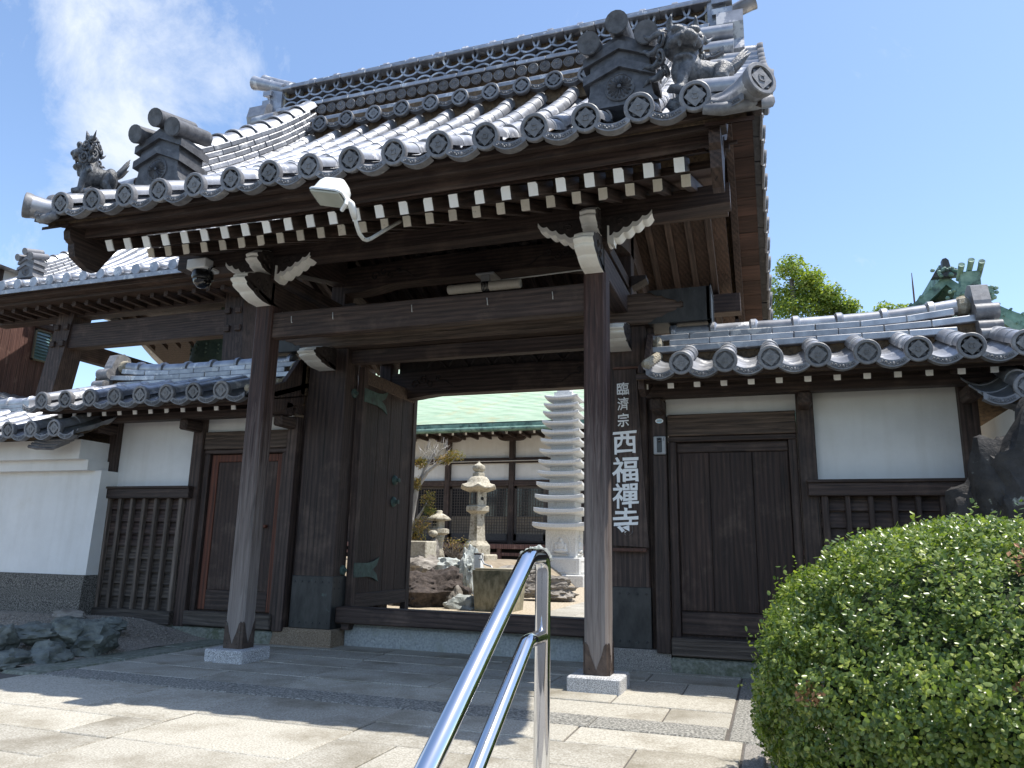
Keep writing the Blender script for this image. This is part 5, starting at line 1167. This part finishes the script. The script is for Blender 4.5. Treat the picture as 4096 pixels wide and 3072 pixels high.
PL = ['bamboo pole lying nearest the front rim of the water basin','second bamboo pole from the front rim of the water basin','third bamboo pole from the front rim of the water basin','bamboo pole lying nearest the tap side of the basin']
for i in range(4):
    o = part('bamboo_pole', MB().tube([(-1.18+.05*i,4.72+.03*i,.79),(-.9,4.76+.04*i,.793),(-.45,4.80+.05*i,.797)],.017,seg=8), 'bamboo', None, smooth=True); tag(o,PL[i],'pole',lg)
TP = thing('water_tap', 'metal water tap on a white square post behind the basin', 'tap', (-1.39,5.4,.165))
bx('post','lamp_white',TP,-1.45,-1.33,5.34,5.46,.1,1.0); bx('post_cap','copper_brown',TP,-1.455,-1.325,5.335,5.465,1.0,1.025)
part('spout', MB().tube([(-1.36,5.34,.93),(-1.30,5.28,.93),(-1.26,5.24,.91),(-1.22,5.2,.86),(-1.12,5.1,.84),(-1.03,5.03,.83),(-1.01,5.01,.80),(-1.01,5.01,.77)],.014,seg=8), 'galvanised', TP, smooth=True)
part('handle', MB().tube([(-1.27,5.25,.92),(-1.27,5.25,1.0)],.01,seg=6).ell((-1.27,5.25,1.01),(.03,.03,.012),seg=8,rings=4), 'galvanised', TP)
pth = part('garden_path', MB().box(-.12,1.6,1.9,16,.05,.172), 'joint'); struct(pth)
for i in range(22):
    y0 = 1.95+.62*i
    for j,(xa,xb) in enumerate(((-.1,.75),(.76,1.58)) if i%2 else ((-.1,.45),(.46,1.58))): part('path_slab', MB().box(xa,xb,y0,y0+.6,.1,.18,b=.008), 'paving', pth)
# ---------------------------------------------------------------- bell tower on the left
BT = thing('bell_tower', 'dark timber bell tower with grey tiled roof behind the wing wall', 'tower', (-8.2,6.5,0))
tprof = lerp_curve([(3.4,5.92),(3.9,6.12),(4.4,6.4),(5.0,6.82),(5.6,7.32),(6.2,7.9),(6.8,8.55)])
TC = 6.6
fl = [(3.45+.3*i,tprof(3.45+.3*i)-.10) for i in range(11)]; fl = fl+[(2*TC-y,z) for y,z in fl[::-1]]
tr = part('roof', MB().prism(fl+[(y,z-.08) for y,z in fl[::-1]],0,-12.6,-3.7), 'tile', BT)
dm = MB().lathe([(.10,.02),(.105,0),(.105,-.02),(.098,-.03),(.001,-.03)],axis=1,seg=16).mesh('eave_disc','tile',True); dm.set_sharp_from_angle(angle=.6)
ep = make_eavepan(.42-.14)
for i in range(21):
    x = -12.2+.421*i; tpath = [(x,y,tprof(y)) for y in [3.6+.25*k for k in range(12)]]
    part('tile_column', MB().tube(tpath,.088,seg=8), 'tile', tr, smooth=True)
    link('eave_disc', dm, tr, Matrix.Translation((x,3.58,tprof(3.6)-.01)))
    M = Matrix.Translation((x+.21,3.60,tprof(3.6)-.02)); link('eave_pan', ep, tr, M)
    m = MB(); 
    for k in range(9):
        y = 3.62+.27*k; z = tprof(y); y2 = y+.29; z2 = tprof(y2)
        m.add([(x+.08,y,z-.02),(x+.21,y,z-.06),(x+.34,y,z-.02),(x+.34,y2,z2-.04),(x+.21,y2,z2-.08),(x+.08,y2,z2-.04),(x+.08,y,z-.05),(x+.21,y,z-.09),(x+.34,y,z-.05)],[(0,1,4,5),(1,2,3,4),(6,7,1,0),(7,8,2,1)])
    part('pan_course', m, 'tile', tr)
along_ridge(BT, -10.95, lambda y: tprof(y)+.06, 4.25, 6.5, .34, layers=5, L=.34)
ridge_end(BT, (-10.95,4.12,6.33), 0, .8, 'tile_disc')
part('main_ridge', MB().box(-12.6,-4,TC-.2,TC+.2,8.3,8.95), 'tile', BT)
part('gable_end', MB().box(-12.75,-12.55,TC-.4,TC+.4,8.2,9.0).prism([(4.6,6.5),(8.6,6.5),(6.6,8.4)],0,-12.3,-12.2), 'tile', BT)
bx('eave_board','wood_x',BT,-12.4,-3.9,3.62,3.8,5.72,5.84); bx('eave_board','wood_x',BT,-12.3,-4,3.8,4.1,5.66,5.80)
for i in range(26): x = -12.0+.32*i; bx('rafter','wood_y',BT,x-.045,x+.045,3.95,4.6,5.56,5.67,b=.004)
bx('purlin','wood_x',BT,-12.2,-4.2,4.45,4.7,5.52,5.72)
part('soffit_board', MB().prism([(3.7,5.80),(6.6,7.1),(9.5,5.8),(9.5,5.9),(6.6,7.2),(3.7,5.9)],0,-12.3,-4), 'wood_soffit', BT)
for i in range(20): 
    x = -12.0+.42*i; part('rafter', MB().prism([(4.6,6.02),(6.6,6.98),(6.6,7.1),(4.6,6.14)],0,x-.04,x+.04), 'wood_y', BT); part('rafter', MB().prism([(8.6,6.02),(6.6,6.98),(6.6,7.1),(8.6,6.14)],0,x-.04,x+.04), 'wood_y', BT)
for (x,y) in ((-10.1,4.6),(-6.0,4.6),(-10.1,8.6),(-6.0,8.6)):
    sx = -1 if x<-8 else 1; sy = -1 if y<6 else 1; h = .21
    vs = [(x+a*h+sx*.55,y+b*h+sy*.35,.2) for a,b in ((-1,-1),(1,-1),(1,1),(-1,1))]+[(x+a*h,y+b*h,5.72) for a,b in ((-1,-1),(1,-1),(1,1),(-1,1))]
    p_ = part('post', MB().add(vs,[(0,1,5,4),(1,2,6,5),(2,3,7,6),(3,0,4,7)]), 'wood_z', BT)
    if y < 6:
        for zz in (4.95,5.3):
            for s in (-1,1): q = (5.72-zz)/5.52; part('peg', MB().box(x+sx*.55*q+s*.12-.06,x+sx*.55*q+s*.12+.06,y-.21-.35*q-.05,y-.2-.35*q,zz-.06,zz+.06,b=.01), 'wood_x', p_)
for y in (4.52,8.6): bx('tie_beam','wood_x',BT,-10.25,-5.9,y-.12,y+.10,4.86,5.36,b=.01)
for x in (-10.15,-5.95): part('tie_beam', MB().box(x-.1,x+.1,4.5,8.7,4.75,5.1), 'wood_y', BT)
bx('hanging_beam','wood_x',BT,-10.3,-5.8,6.4,6.8,6.25,6.6); bx('strut','wood_z',BT,-8.5,-8.2,6.45,6.75,6.5,7.0)
o = thing('bronze_bell','large green bronze temple bell hanging in the bell tower','bell',(-8.05,6.6,4.0))
part('body', MB().lathe([(.66,3.9),(.66,4.0),(.62,4.1),(.60,4.8),(.56,5.2),(.48,5.42),(.2,5.52),(.05,5.54)],c=(-8.15,6.6,0),seg=28), 'bronze_bell', o, smooth='auto'); part('loop', MB().tube([(-8.3,6.6,5.5),(-8.28,6.6,5.75),(-8.15,6.6,5.9),(-8.02,6.6,5.75),(-8.0,6.6,5.5)],.06,seg=8), 'bronze_bell', o); part('hanger', MB().tube([(-8.15,6.6,5.85),(-8.15,6.6,6.3)],.05,seg=6), 'bronze_bell', o)
for k in range(14):
    for j in range(3): a = 2*math.pi*k/14; part('stud', MB().ell((-8.15+.57*math.cos(a),6.6+.57*math.sin(a),5.08+.09*j),(.03,.03,.03),seg=6,rings=4), 'bronze_bell', o)
# wooden house further left
HS = thing('boarded_house', 'house with red brown vertical boards and louvred window beyond the bell tower', 'house', (-16,6.2,0))
X_ = -13.5
bx('wall_core','black',HS,-19,X_-.03,4.8,7.38,0,7.3,b=0)
nb = 12
for i in range(nb): 
    y0 = 5.0+.19*i; part('wall_board', MB().box(X_-.02+random.uniform(-.004,.004),X_+.005,y0+.003,y0+.187,4.35,6.18,b=.004), 'wood_redboard', HS)
bx('trim','wood_y',HS,X_-.01,X_+.05,4.9,7.36,6.17,6.30); bx('plaster_panel','plaster',HS,X_-.02,X_+.01,4.9,7.36,6.30,7.3,b=0)
for y in (5.3,6.3,6.85,7.32): bx('post','wood_z',HS,X_-.01,X_+.04,y-.05,y+.05,6.3,7.3)
w_ = part('window', MB().box(X_,X_+.05,6.36,6.40,5.34,6.12).box(X_,X_+.05,6.76,6.80,5.34,6.12).box(X_,X_+.05,6.36,6.80,6.08,6.12).box(X_,X_+.05,6.36,6.80,5.34,5.38), 'window_frame', HS)
for k in range(9): part('louvre', MB().prism([(X_+.045,5.38+.077*k),(X_+.05,5.38+.077*k),(X_+.02,5.458+.077*k),(X_+.015,5.458+.077*k)],1,6.40,6.76), 'window_glass', w_)
bx('shutter','galvanised',HS,X_,X_+.04,5.0,5.42,4.7,6.15)
part('down_pipe', MB().tube([(X_+.10,7.3,6.2),(X_+.10,7.3,2.5)],.035,seg=8), 'galvanised', HS, smooth=True)
lr = part('lower_roof', MB().prism([(X_,4.36),(-11.6,3.75),(-11.6,3.65),(X_,4.26)],1,4.6,7.4), 'tile', HS)
for i in range(12): y = 4.7+.23*i; part('tile_row', MB().tube([(X_,y,4.38),(-12.5,y,4.07),(-11.58,y,3.78)],.06,seg=6), 'tile', lr, smooth=True)
for k in range(1): bx('eave_board','window_frame',HS,-11.75,-11.62,4.6,7.4,3.5,3.66)
part('roof', MB().prism([(-20,7.25),(-13.2,7.25),(-16.4,7.6)],1,4.6,7.6), 'tile', HS)
# neighbouring low roof seen between the tower posts
NR = thing('far_tiled_house','low house with grey tiled roof far beyond the wing wall','house',(-27,24,0))
bx('wall','plaster',NR,-34,-21,22,29,0,6.4,b=0); rr = part('roof', MB().prism([(21,6.3),(30,6.3),(25.5,8.5)],0,-35,-20.5), 'tile', NR)
for i in range(34): x = -34.8+.43*i; part('tile_row', MB().tube([(x,21,6.35),(x,25.5,8.55)],.10,seg=6), 'tile', rr, smooth=True)
# ---------------------------------------------------------------- green copper gables on the right
GT = thing('copper_roofed_hall','hall with curved green copper gables and ornaments beyond the plank door wing wall','building',(9,16,0))
def gable(apex_x, apex_z, half, drop, y0, y1, th, m, nm, over=.35):
    up_ = []; n = 14
    for i in range(-n,n+1):
        t = i/n; s_ = abs(t); up_.append((apex_x+half*t, apex_z-drop*(1-(1-s_)**1.7)))
    poly = up_+[(x,z-th*(1+.3*abs(x-apex_x)/half)) for x,z in up_[::-1]]
    return part(nm, MB().prism(poly,1,y0,y1), m, GT)
bx('wall','wood_z',GT,7.0,12,15.5,24,0,6.6,b=0)
g1 = gable(7.85,8.28,2.6,1.5,14.6,26,.26,'copper_roof_dark','roof')
for i in range(22):
    t = -1+2*i/21; s_ = abs(t); zz = 8.30-1.5*(1-(1-s_)**1.7); part('seam', MB().tube([(7.85+2.6*t,14.55,zz),(7.85+2.6*t,26,zz)],.035,seg=5), 'copper_roof_dark', g1)
part('ridge', MB().box(7.7,8.0,14.8,26,8.2,8.5).box(7.75,7.95,14.7,26,8.48,8.6), 'copper_roof_dark', GT)
rdg = part('ridge_ornament', MB().prism([(7.5,8.18),(8.2,8.18),(8.1,8.36),(7.95,8.42),(7.92,8.62),(7.86,8.68),(7.78,8.66),(7.76,8.42),(7.6,8.36)],1,14.4,14.62), 'copper_dark', GT)
rnd = random.Random(3); m = MB()
for i in range(18): m.ell((7.84+rnd.uniform(-.32,.32),14.4,8.30+rnd.uniform(-.10,.10)),(.06,.06,.05),seg=7,rings=5)
part('cloud_carving', m, 'copper_roof_dark', rdg, smooth=True)
g2 = gable(8.25,7.60,1.35,1.15,13.9,16,.18,'copper_roof_dark','porch_roof')
for i in range(12):
    t = -1+2*i/11; s_ = abs(t); zz = 7.62-1.15*(1-(1-s_)**1.7); part('seam', MB().tube([(8.25+1.35*t,13.85,zz),(8.25+1.35*t,16,zz)],.03,seg=5), 'copper_roof_dark', g2)
po = part('porch_ornament', MB().prism([(7.85,7.45),(8.7,7.45),(8.62,7.6),(8.42,7.66),(8.42,8.04),(8.0,8.04),(7.98,7.66),(7.88,7.6)],1,13.75,14.0), 'copper_roof_dark', GT)
for x,z in ((8.0,8.0),(8.22,8.10),(8.44,8.04)): part('tube_tile', MB().tube([(x,14.0,z-.08),(x,13.65,z+.10),(x,13.55,z+.16),(x,13.57,z+.14)],[.065,.07,.078,.03],seg=10), 'copper_roof_dark', po, smooth='auto')
m = MB()
for i in range(30):
    s_ = -1 if i%2 else 1; m.ell((8.22+s_*rnd.uniform(.2,.55),13.8+rnd.uniform(-.05,.05),7.60-abs(rnd.uniform(0,.32))),(.055,.05,.05),seg=7,rings=5)
part('cloud_carving', m, 'copper_roof_dark', po, smooth=True)
an = part('antenna_pole', MB().tube([(7.7,18,6.0),(7.7,18,9.1),(7.7,18,9.6)],[.03,.025,.01],seg=6), 'rust_strip'); tag(an,'thin rusty lightning rod standing behind the copper gable','pole')
# ---------------------------------------------------------------- guardian lions on the roof corners
def lion(label, base, yaw, head_yaw, s, mirror=1, up=0, sy=1, sz=1):
    T = thing('guardian_lion', label, 'statue', base, 'lion tiles on the roof corners')
    M = Matrix.Translation(base) @ Matrix.Rotation(yaw,4,'Z') @ Matrix.Diagonal((mirror*s,s*sy,s*sz,1))
    b = MB(); E = lambda c,r,**k: b.ell(c,r,seg=14,rings=10,**k)
    E((0,.06,.34),(.095,.19,.095)); E((0,-.08,.35),(.12,.12,.14)); E((0,.19,.34),(.11,.10,.12)); E((0,-.06,.44),(.085,.09,.10))
    for sx in (-1,1):
        fy = -.13 if sx>0 else -.07
        b.tube([(sx*.075,-.09,.36),(sx*.09,fy-.02,.24),(sx*.085,fy-.03,.14)],[.062,.045,.04],seg=10); E((sx*.088,fy-.055,.125),(.05,.065,.035))
        for k in (-1,0,1): E((sx*.088+k*.028,fy-.11,.118),(.016,.03,.022))
        b.tube([(sx*.08,.18,.33),(sx*.115,.13,.24),(sx*.105,.22,.17),(sx*.10,.19,.12)],[.085,.06,.036,.034],seg=10); E((sx*.10,.15,.115),(.048,.07,.032))
        for k in (-1,0,1): E((sx*.10+k*.027,.09,.11),(.015,.028,.02))
    H = Matrix.Translation((0,-.12,.53)) @ Matrix.Rotation(head_yaw,4,'Z') @ Matrix.Rotation(up,4,'X') @ Matrix.Scale(1.22,4)
    def h(c): return tuple(H @ Vector(c))
    R3 = H.to_3x3()   # carries the head scale too
    def EH(c,r): b.ell(h(c),r,seg=14,rings=10,rot=R3)
    EH((0,0,.02),(.115,.115,.105)); EH((0,-.10,.02),(.085,.08,.045)); EH((0,-.155,.035),(.045,.03,.03)); EH((0,-.085,-.085),(.065,.075,.026))
    for sx in (-1,1):
        EH((sx*.05,-.085,.085),(.045,.035,.026)); EH((sx*.075,-.085,.005),(.035,.05,.035)); EH((sx*.04,-.165,.02),(.022,.02,.018))
        b.tube([h((sx*.06,0,.09)),h((sx*.085,.0,.15)),h((sx*.075,-.02,.20))],[.036,.028,.006],seg=8)
        EH((sx*.045,-.14,-.02),(.012,.012,.024))
    b.tube([h((0,-.06,-.10)),h((0,-.10,-.13)),h((0,-.10,-.17))],[.035,.025,.006],seg=8)
    me = b.mesh('body','tile_lion',True); o = link('body', me, T, M)
    rm = o.modifiers.new('r','REMESH'); rm.mode = 'VOXEL'; rm.voxel_size = .011; rm.use_smooth_shade = True
    sm = o.modifiers.new('s','SMOOTH'); sm.iterations = 2
    def curl(c, n_, r, turns=1.6):   # spiral knot of hair
        n_ = Vector(n_).normalized(); a = n_.cross(Vector((.3,.2,1))).normalized(); e = n_.cross(a); c = Vector(c); m = MB(); pts = []; rad = []
        for i in range(16):
            t = i/15; q = r*(1-.85*t); an = turns*2*math.pi*t; pts.append(c+a*q*math.cos(an)+e*q*math.sin(an)+n_*(.03*t)); rad.append(.016*(1-.35*t))
        m.tube(pts,rad,seg=6); return m
    rnd = random.Random(hash(label)%1000)
    for sx in (-1,1):
        for (c,n_,r) in (((sx*.115,.0,.05),(sx,-.1,.1),.05),((sx*.12,-.01,-.05),(sx,-.2,-.2),.052),((sx*.10,.07,.10),(sx,.3,.6),.045),((sx*.10,.08,-.02),(sx,.6,0),.05),((sx*.08,.02,-.12),(sx,.0,-.5),.045),((sx*.04,.11,.06),(sx*.3,1,.3),.05),((sx*.035,.07,.125),(sx*.2,.4,1),.04)):
            part('mane_curl', curl(h(c), R3 @ Vector(n_), r*1.25), 'tile_lion', T, smooth=True, M=M)
        for k in range(4):           # flame-like locks streaming back
            p0 = Vector(h((sx*.10,.03,.08-.07*k))); d = R3 @ Vector((sx*.75,.55,.15-.25*k)); d.normalize(); w = R3 @ Vector((0,0,1))
            pts = [p0+d*(.04*i)+w*(.018*math.sin(i*1.5+k)) for i in range(6)]
            part('mane_lock', MB().tube(pts,[.030,.032,.028,.022,.014,.003],seg=7), 'tile_lion', T, smooth=True, M=M)
    for k in range(5):               # bushy tail
        a = -.5+.25*k; pts = [(math.sin(a)*.03*i,.24+.035*i+.01*math.sin(i),.38+.045*i-.03*abs(k-2)*.3*i) for i in range(6)]
        part('tail_lock', MB().tube(pts,[.03,.036,.034,.028,.018,.004],seg=7), 'tile_lion', T, smooth=True, M=M)
    rk = rock('rock_base','tile_lion',(0,0,0),(.19,.30,.13),70+int(10*s),None,sub=4,rough=.35,parent=T)
    rk.matrix_basis = M @ Matrix.Translation((0,.03,.03)); WM[rk.name] = rk.matrix_basis.copy()
    return T
lion('dark glazed lion tile on the roof corner over the tall name board side', (2.86,-1.30,4.30), math.radians(-62), math.radians(84), 1.0, 1, .30)
lion('dark lion tile with raised ears on the roof corner over the reddish door side', (-2.93,-1.38,4.28), math.radians(-42), math.radians(-14), .93, 1, .1, .74, 1.08)
# ---------------------------------------------------------------- leaves
def leaf_mesh(name, mname, items, fold=.25, rnd_leaf=False):
    """items: (pos, dir, normal, length, width)"""
    vs = []; fs = []
    for p,d,n,L,w in items:
        s_ = d.cross(n); k = len(vs); m = p+d*L*.5
        if rnd_leaf:      # small rounded, cupped leaf
            vs += [p, p+d*L*.32+s_*w*.44-n*w*fold, p+d*L*.75+s_*w*.42-n*w*fold, p+d*L, p+d*L*.75-s_*w*.42-n*w*fold, p+d*L*.32-s_*w*.44-n*w*fold, m+n*w*.06]
            fs += [(k,k+1,k+6),(k+1,k+2,k+6),(k+2,k+3,k+6),(k+3,k+4,k+6),(k+4,k+5,k+6),(k+5,k,k+6)]; continue
        vs += [p, m+s_*w*.5+n*w*fold, p+d*L, m-s_*w*.5+n*w*fold, m]
        fs += [(k,k+1,k+4),(k+1,k+2,k+4),(k,k+4,k+3),(k+4,k+2,k+3)]
    me = bpy.data.meshes.new(name); me.from_pydata([tuple(v_) for v_ in vs],[],fs); me.materials.append(MAT[mname]); return me
def rvec(r): 
    while True:
        v_ = Vector((r.uniform(-1,1),r.uniform(-1,1),r.uniform(-1,1)))
        if .05 < v_.length < 1: return v_.normalized()
rnd = random.Random(21)
SH = thing('clipped_shrub','large rounded clipped boxwood shrub with small glossy leaves beside the paving','shrub',(4.55,-2.5,0))
BC = Vector((4.56,-2.45,.50)); BR = Vector((1.45,1.17,.815))
def bush_pt(d):     # lumpy, slightly squared dome
    e = 2.35; k = (abs(d.x)**e+abs(d.y)**e+abs(d.z)**e)**(-1/e); q = d*k
    f = 1+.07*noise.fractal(d*2.2+Vector((3,1,7)),.9,2,3)+.035*noise.noise(d*8)
    return Vector((BC.x+q.x*BR.x*f, BC.y+q.y*BR.y*f, BC.z+q.z*BR.z*f))
items = []; brown = []; twigs = MB()
spots = [rvec(rnd) for _ in range(60)]
holes = [d for d in spots[:26]]
ht = [Vector(t_).normalized() for t_ in ((-.35,-.85,.25),(-.75,-.55,.1),(-.15,-.9,.45),(-.55,-.7,-.35),(.2,-.95,.2),(-.3,-.6,.75))]
cam_dir = (CAM_LOC-BC).normalized()
n_ = 0
while n_ < 34000:
    d = rvec(rnd)
    if d.z < -.72: continue
    if d.dot(cam_dir) < -.35 and rnd.random() < .75: continue
    hole = max((d.dot(hh) for hh in holes)); dep = rnd.uniform(0,.06)
    if hole > .994: dep += rnd.uniform(.06,.16)
    if rnd.random() < .35: dep += rnd.uniform(0,.12)
    P = bush_pt(d); out_ = Vector((d.x/BR.x,d.y/BR.y,d.z/BR.z)).normalized(); P -= out_*dep
    if P.z < .05: continue
    n_ += 1
    ax = (out_+rvec(rnd)*.55+Vector((0,0,.25))).normalized()
    shoot = rnd.random() < .018 and d.z > .0
    a = ax.cross(rvec(rnd)).normalized(); b_ = ax.cross(a)
    isb = any(d.dot(hh) > .9985 for hh in ht) and rnd.random() < .6
    for k in range(4 if not shoot else 7):
        an = k*2.4+rnd.uniform(-.4,.4); r_ = a*math.cos(an)+b_*math.sin(an)
        dd = (r_*.85+ax*rnd.uniform(.25,.75)).normalized(); nn = (ax-dd*ax.dot(dd)).normalized()
        L = rnd.uniform(.014,.028)*(1.15 if shoot else 1); st = P+ax*(.008*k*(2.0 if shoot else 1)-.01)
        (brown if isb else items).append((st,dd,nn,L,L*.68))
me = leaf_mesh('foliage','leaf_box',items,.10,True); me.polygons.foreach_set('use_smooth',[True]*len(me.polygons)); fo = stuff(link('foliage', me, SH)); 
me = leaf_mesh('dead_leaves','leaf_brown',brown,.2); stuff(link('dead_leaves', me, SH))
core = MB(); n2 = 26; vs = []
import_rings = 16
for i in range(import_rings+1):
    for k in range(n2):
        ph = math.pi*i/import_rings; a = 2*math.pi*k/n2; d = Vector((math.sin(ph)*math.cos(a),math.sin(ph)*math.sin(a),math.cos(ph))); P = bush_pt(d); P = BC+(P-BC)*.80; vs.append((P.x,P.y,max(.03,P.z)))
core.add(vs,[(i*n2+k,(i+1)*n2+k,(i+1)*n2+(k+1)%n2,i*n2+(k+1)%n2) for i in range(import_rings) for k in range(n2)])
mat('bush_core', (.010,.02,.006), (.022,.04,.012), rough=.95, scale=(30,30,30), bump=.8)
part('dark_core', core, 'bush_core', SH)  # solid dark shell added inside the foliage to block the view through it
for k in range(9):
    a = k*.7; part('stem', MB().tube([(4.3+.25*math.cos(a),-2.5+.2*math.sin(a),-.03),(4.3+.5*math.cos(a),-2.5+.45*math.sin(a),.3),(4.4+.9*math.cos(a),-2.5+.8*math.sin(a),.75)],[.03,.022,.01],seg=6), 'bark', SH)
# broadleaf tree beyond the right wing
def crown(rnd, clumps, per, L, spread=1.0):
    it = []
    for c,r in clumps:
        c = Vector(c)
        for k in range(per):
            d = rvec(rnd); f = rnd.random()**.45; p = c+Vector((d.x*r[0],d.y*r[1],d.z*r[2]))*f*(1+.25*noise.noise(d*3+c))
            nn = (Vector((0,0,.8))+rvec(rnd)*.9+d*.4).normalized(); dd = nn.cross(rvec(rnd)).normalized(); l = L*rnd.uniform(.7,1.3); it.append((p,dd,nn,l,l*.55))
    return it
TR = thing('camphor_tree','bright green leafy tree rising behind the plank door wing wall','tree',(5.0,18,0))
cl = [((4.75,16.9,9.3),(.45,.5,.35)),((5.2,16.9,8.75),(.5,.5,.35)),((5.7,17,8.35),(.4,.4,.25)),((4.2,17,9.75),(.5,.6,.4)),((4.5,17.3,9.1),(.55,.6,.4)),((4.0,17.4,8.8),(.6,.6,.5)),((4.85,17,8.8),(.5,.5,.35)),((4.35,16.8,8.35),(.7,.5,.35)),((5.1,17.2,8.45),(.45,.5,.3)),((5.5,17.4,8.2),(.35,.4,.25)),((3.5,17.6,9.2),(.7,.7,.6)),((3.2,17.8,8.4),(.8,.8,.6)),((5.0,17.6,7.9),(.8,.6,.4)),((4.2,17.4,7.7),(1.1,.8,.5)),((5.95,17.4,8.05),(.3,.35,.2))]
stuff(link('crown', leaf_mesh('crown','leaf_tree',crown(rnd,cl,850,.11)), TR))
for pts,r0 in (([(4.6,17.6,0),(4.5,17.5,4),(4.3,17.3,7.5),(4.2,17,9.4)],.22),([(4.5,17.5,5),(5.0,17.3,7.2),(5.4,17.3,8.1)],.1),([(4.45,17.5,5.5),(3.8,17.6,7.4),(3.4,17.6,9)],.1)):
    part('trunk' if r0>.2 else 'limb', MB().tube(pts,[r0*(1-.7*i/(len(pts)-1)) for i in range(len(pts))],seg=9), 'bark', TR, smooth=True)
T2 = thing('far_tree','small treetop showing above the wing ridge near the copper gable','tree',(7.2,19,0))
cl = [((6.35,19,8.55),(.4,.4,.18)),((7.0,19,8.75),(.35,.4,.25)),((7.5,19,8.7),(.35,.4,.22)),((6.9,19,8.3),(.8,.5,.3))]
stuff(link('crown', leaf_mesh('crown','leaf_tree',crown(rnd,cl,420,.11)), T2)); part('trunk', MB().tube([(7,19,0),(7,19,5),(6.9,19,8.4)],[.15,.1,.04],seg=8), 'bark', T2, smooth=True)
# pruned garden tree with bare pale twigs and yellowing clumps
GTR = thing('garden_tree','small garden tree with pale bare twigs and yellowing leaf clumps by the lantern','tree',(-3.9,8,.8))
part('trunk', MB().tube([(-4.05,8.05,.75),(-3.95,8,1.6),(-3.85,8,2.3),(-3.6,7.95,2.65),(-3.3,7.9,2.85),(-2.95,7.9,2.98)],[.07,.06,.05,.04,.03,.012],seg=8), 'bark_pale', GTR, smooth=True)
part('limb', MB().tube([(-3.85,8,2.3),(-3.7,8,2.7),(-3.5,8,3.0),(-3.4,8,3.25)],[.04,.03,.02,.008],seg=7), 'bark_pale', GTR, smooth=True)
part('limb', MB().tube([(-3.95,8,1.5),(-3.7,7.95,1.8),(-3.5,7.9,2.1)],[.04,.025,.01],seg=7), 'bark_pale', GTR, smooth=True)
tw = MB()
for k in range(70):
    p = Vector((rnd.uniform(-3.75,-3.15),8+rnd.uniform(-.15,.15),rnd.uniform(2.75,3.2))); d = Vector((rnd.uniform(-.3,.6),rnd.uniform(-.3,.3),rnd.uniform(.2,1))).normalized()
    tw.tube([p,p+d*.10+rvec(rnd)*.02,p+d*.2+rvec(rnd)*.03],[.008,.005,.002],seg=4,cap=False)
stuff(part('twigs', tw, 'bark_pale', GTR))
cl = [((-2.95,7.9,2.98),(.22,.18,.12)),((-3.2,7.9,2.9),(.2,.16,.1)),((-3.52,7.9,2.1),(.17,.15,.2)),((-3.48,7.9,1.85),(.14,.12,.12)),((-3.68,7.9,1.55),(.2,.2,.22)),((-3.75,7.9,1.3),(.2,.2,.2)),((-3.75,7.95,2.85),(.14,.1,.14)),((-3.8,7.9,2.4),(.1,.1,.16))]
stuff(link('crown', leaf_mesh('crown','leaf_yellow',crown(rnd,cl,260,.045)), GTR))
AZ = thing('garden_shrub','sparse reddish twiggy shrub in front of the tall lantern','shrub',(-3.0,8.3,.8))
tw = MB()
for k in range(60):
    p = Vector((-3.0+rnd.uniform(-.1,.1),8.2,.85)); d = Vector((rnd.uniform(-.8,.8),rnd.uniform(-.3,.3),rnd.uniform(.3,1))).normalized(); tw.tube([p,p+d*.2,p+d*.42+rvec(rnd)*.06],[.008,.006,.002],seg=4,cap=False)
stuff(part('twigs', tw, 'bark', AZ)); stuff(link('leaves', leaf_mesh('leaves','leaf_yellow',crown(rnd,[((-3.1,8.2,1.2),(.28,.2,.15)),((-2.85,8.2,1.15),(.25,.2,.16))],120,.04)), AZ))
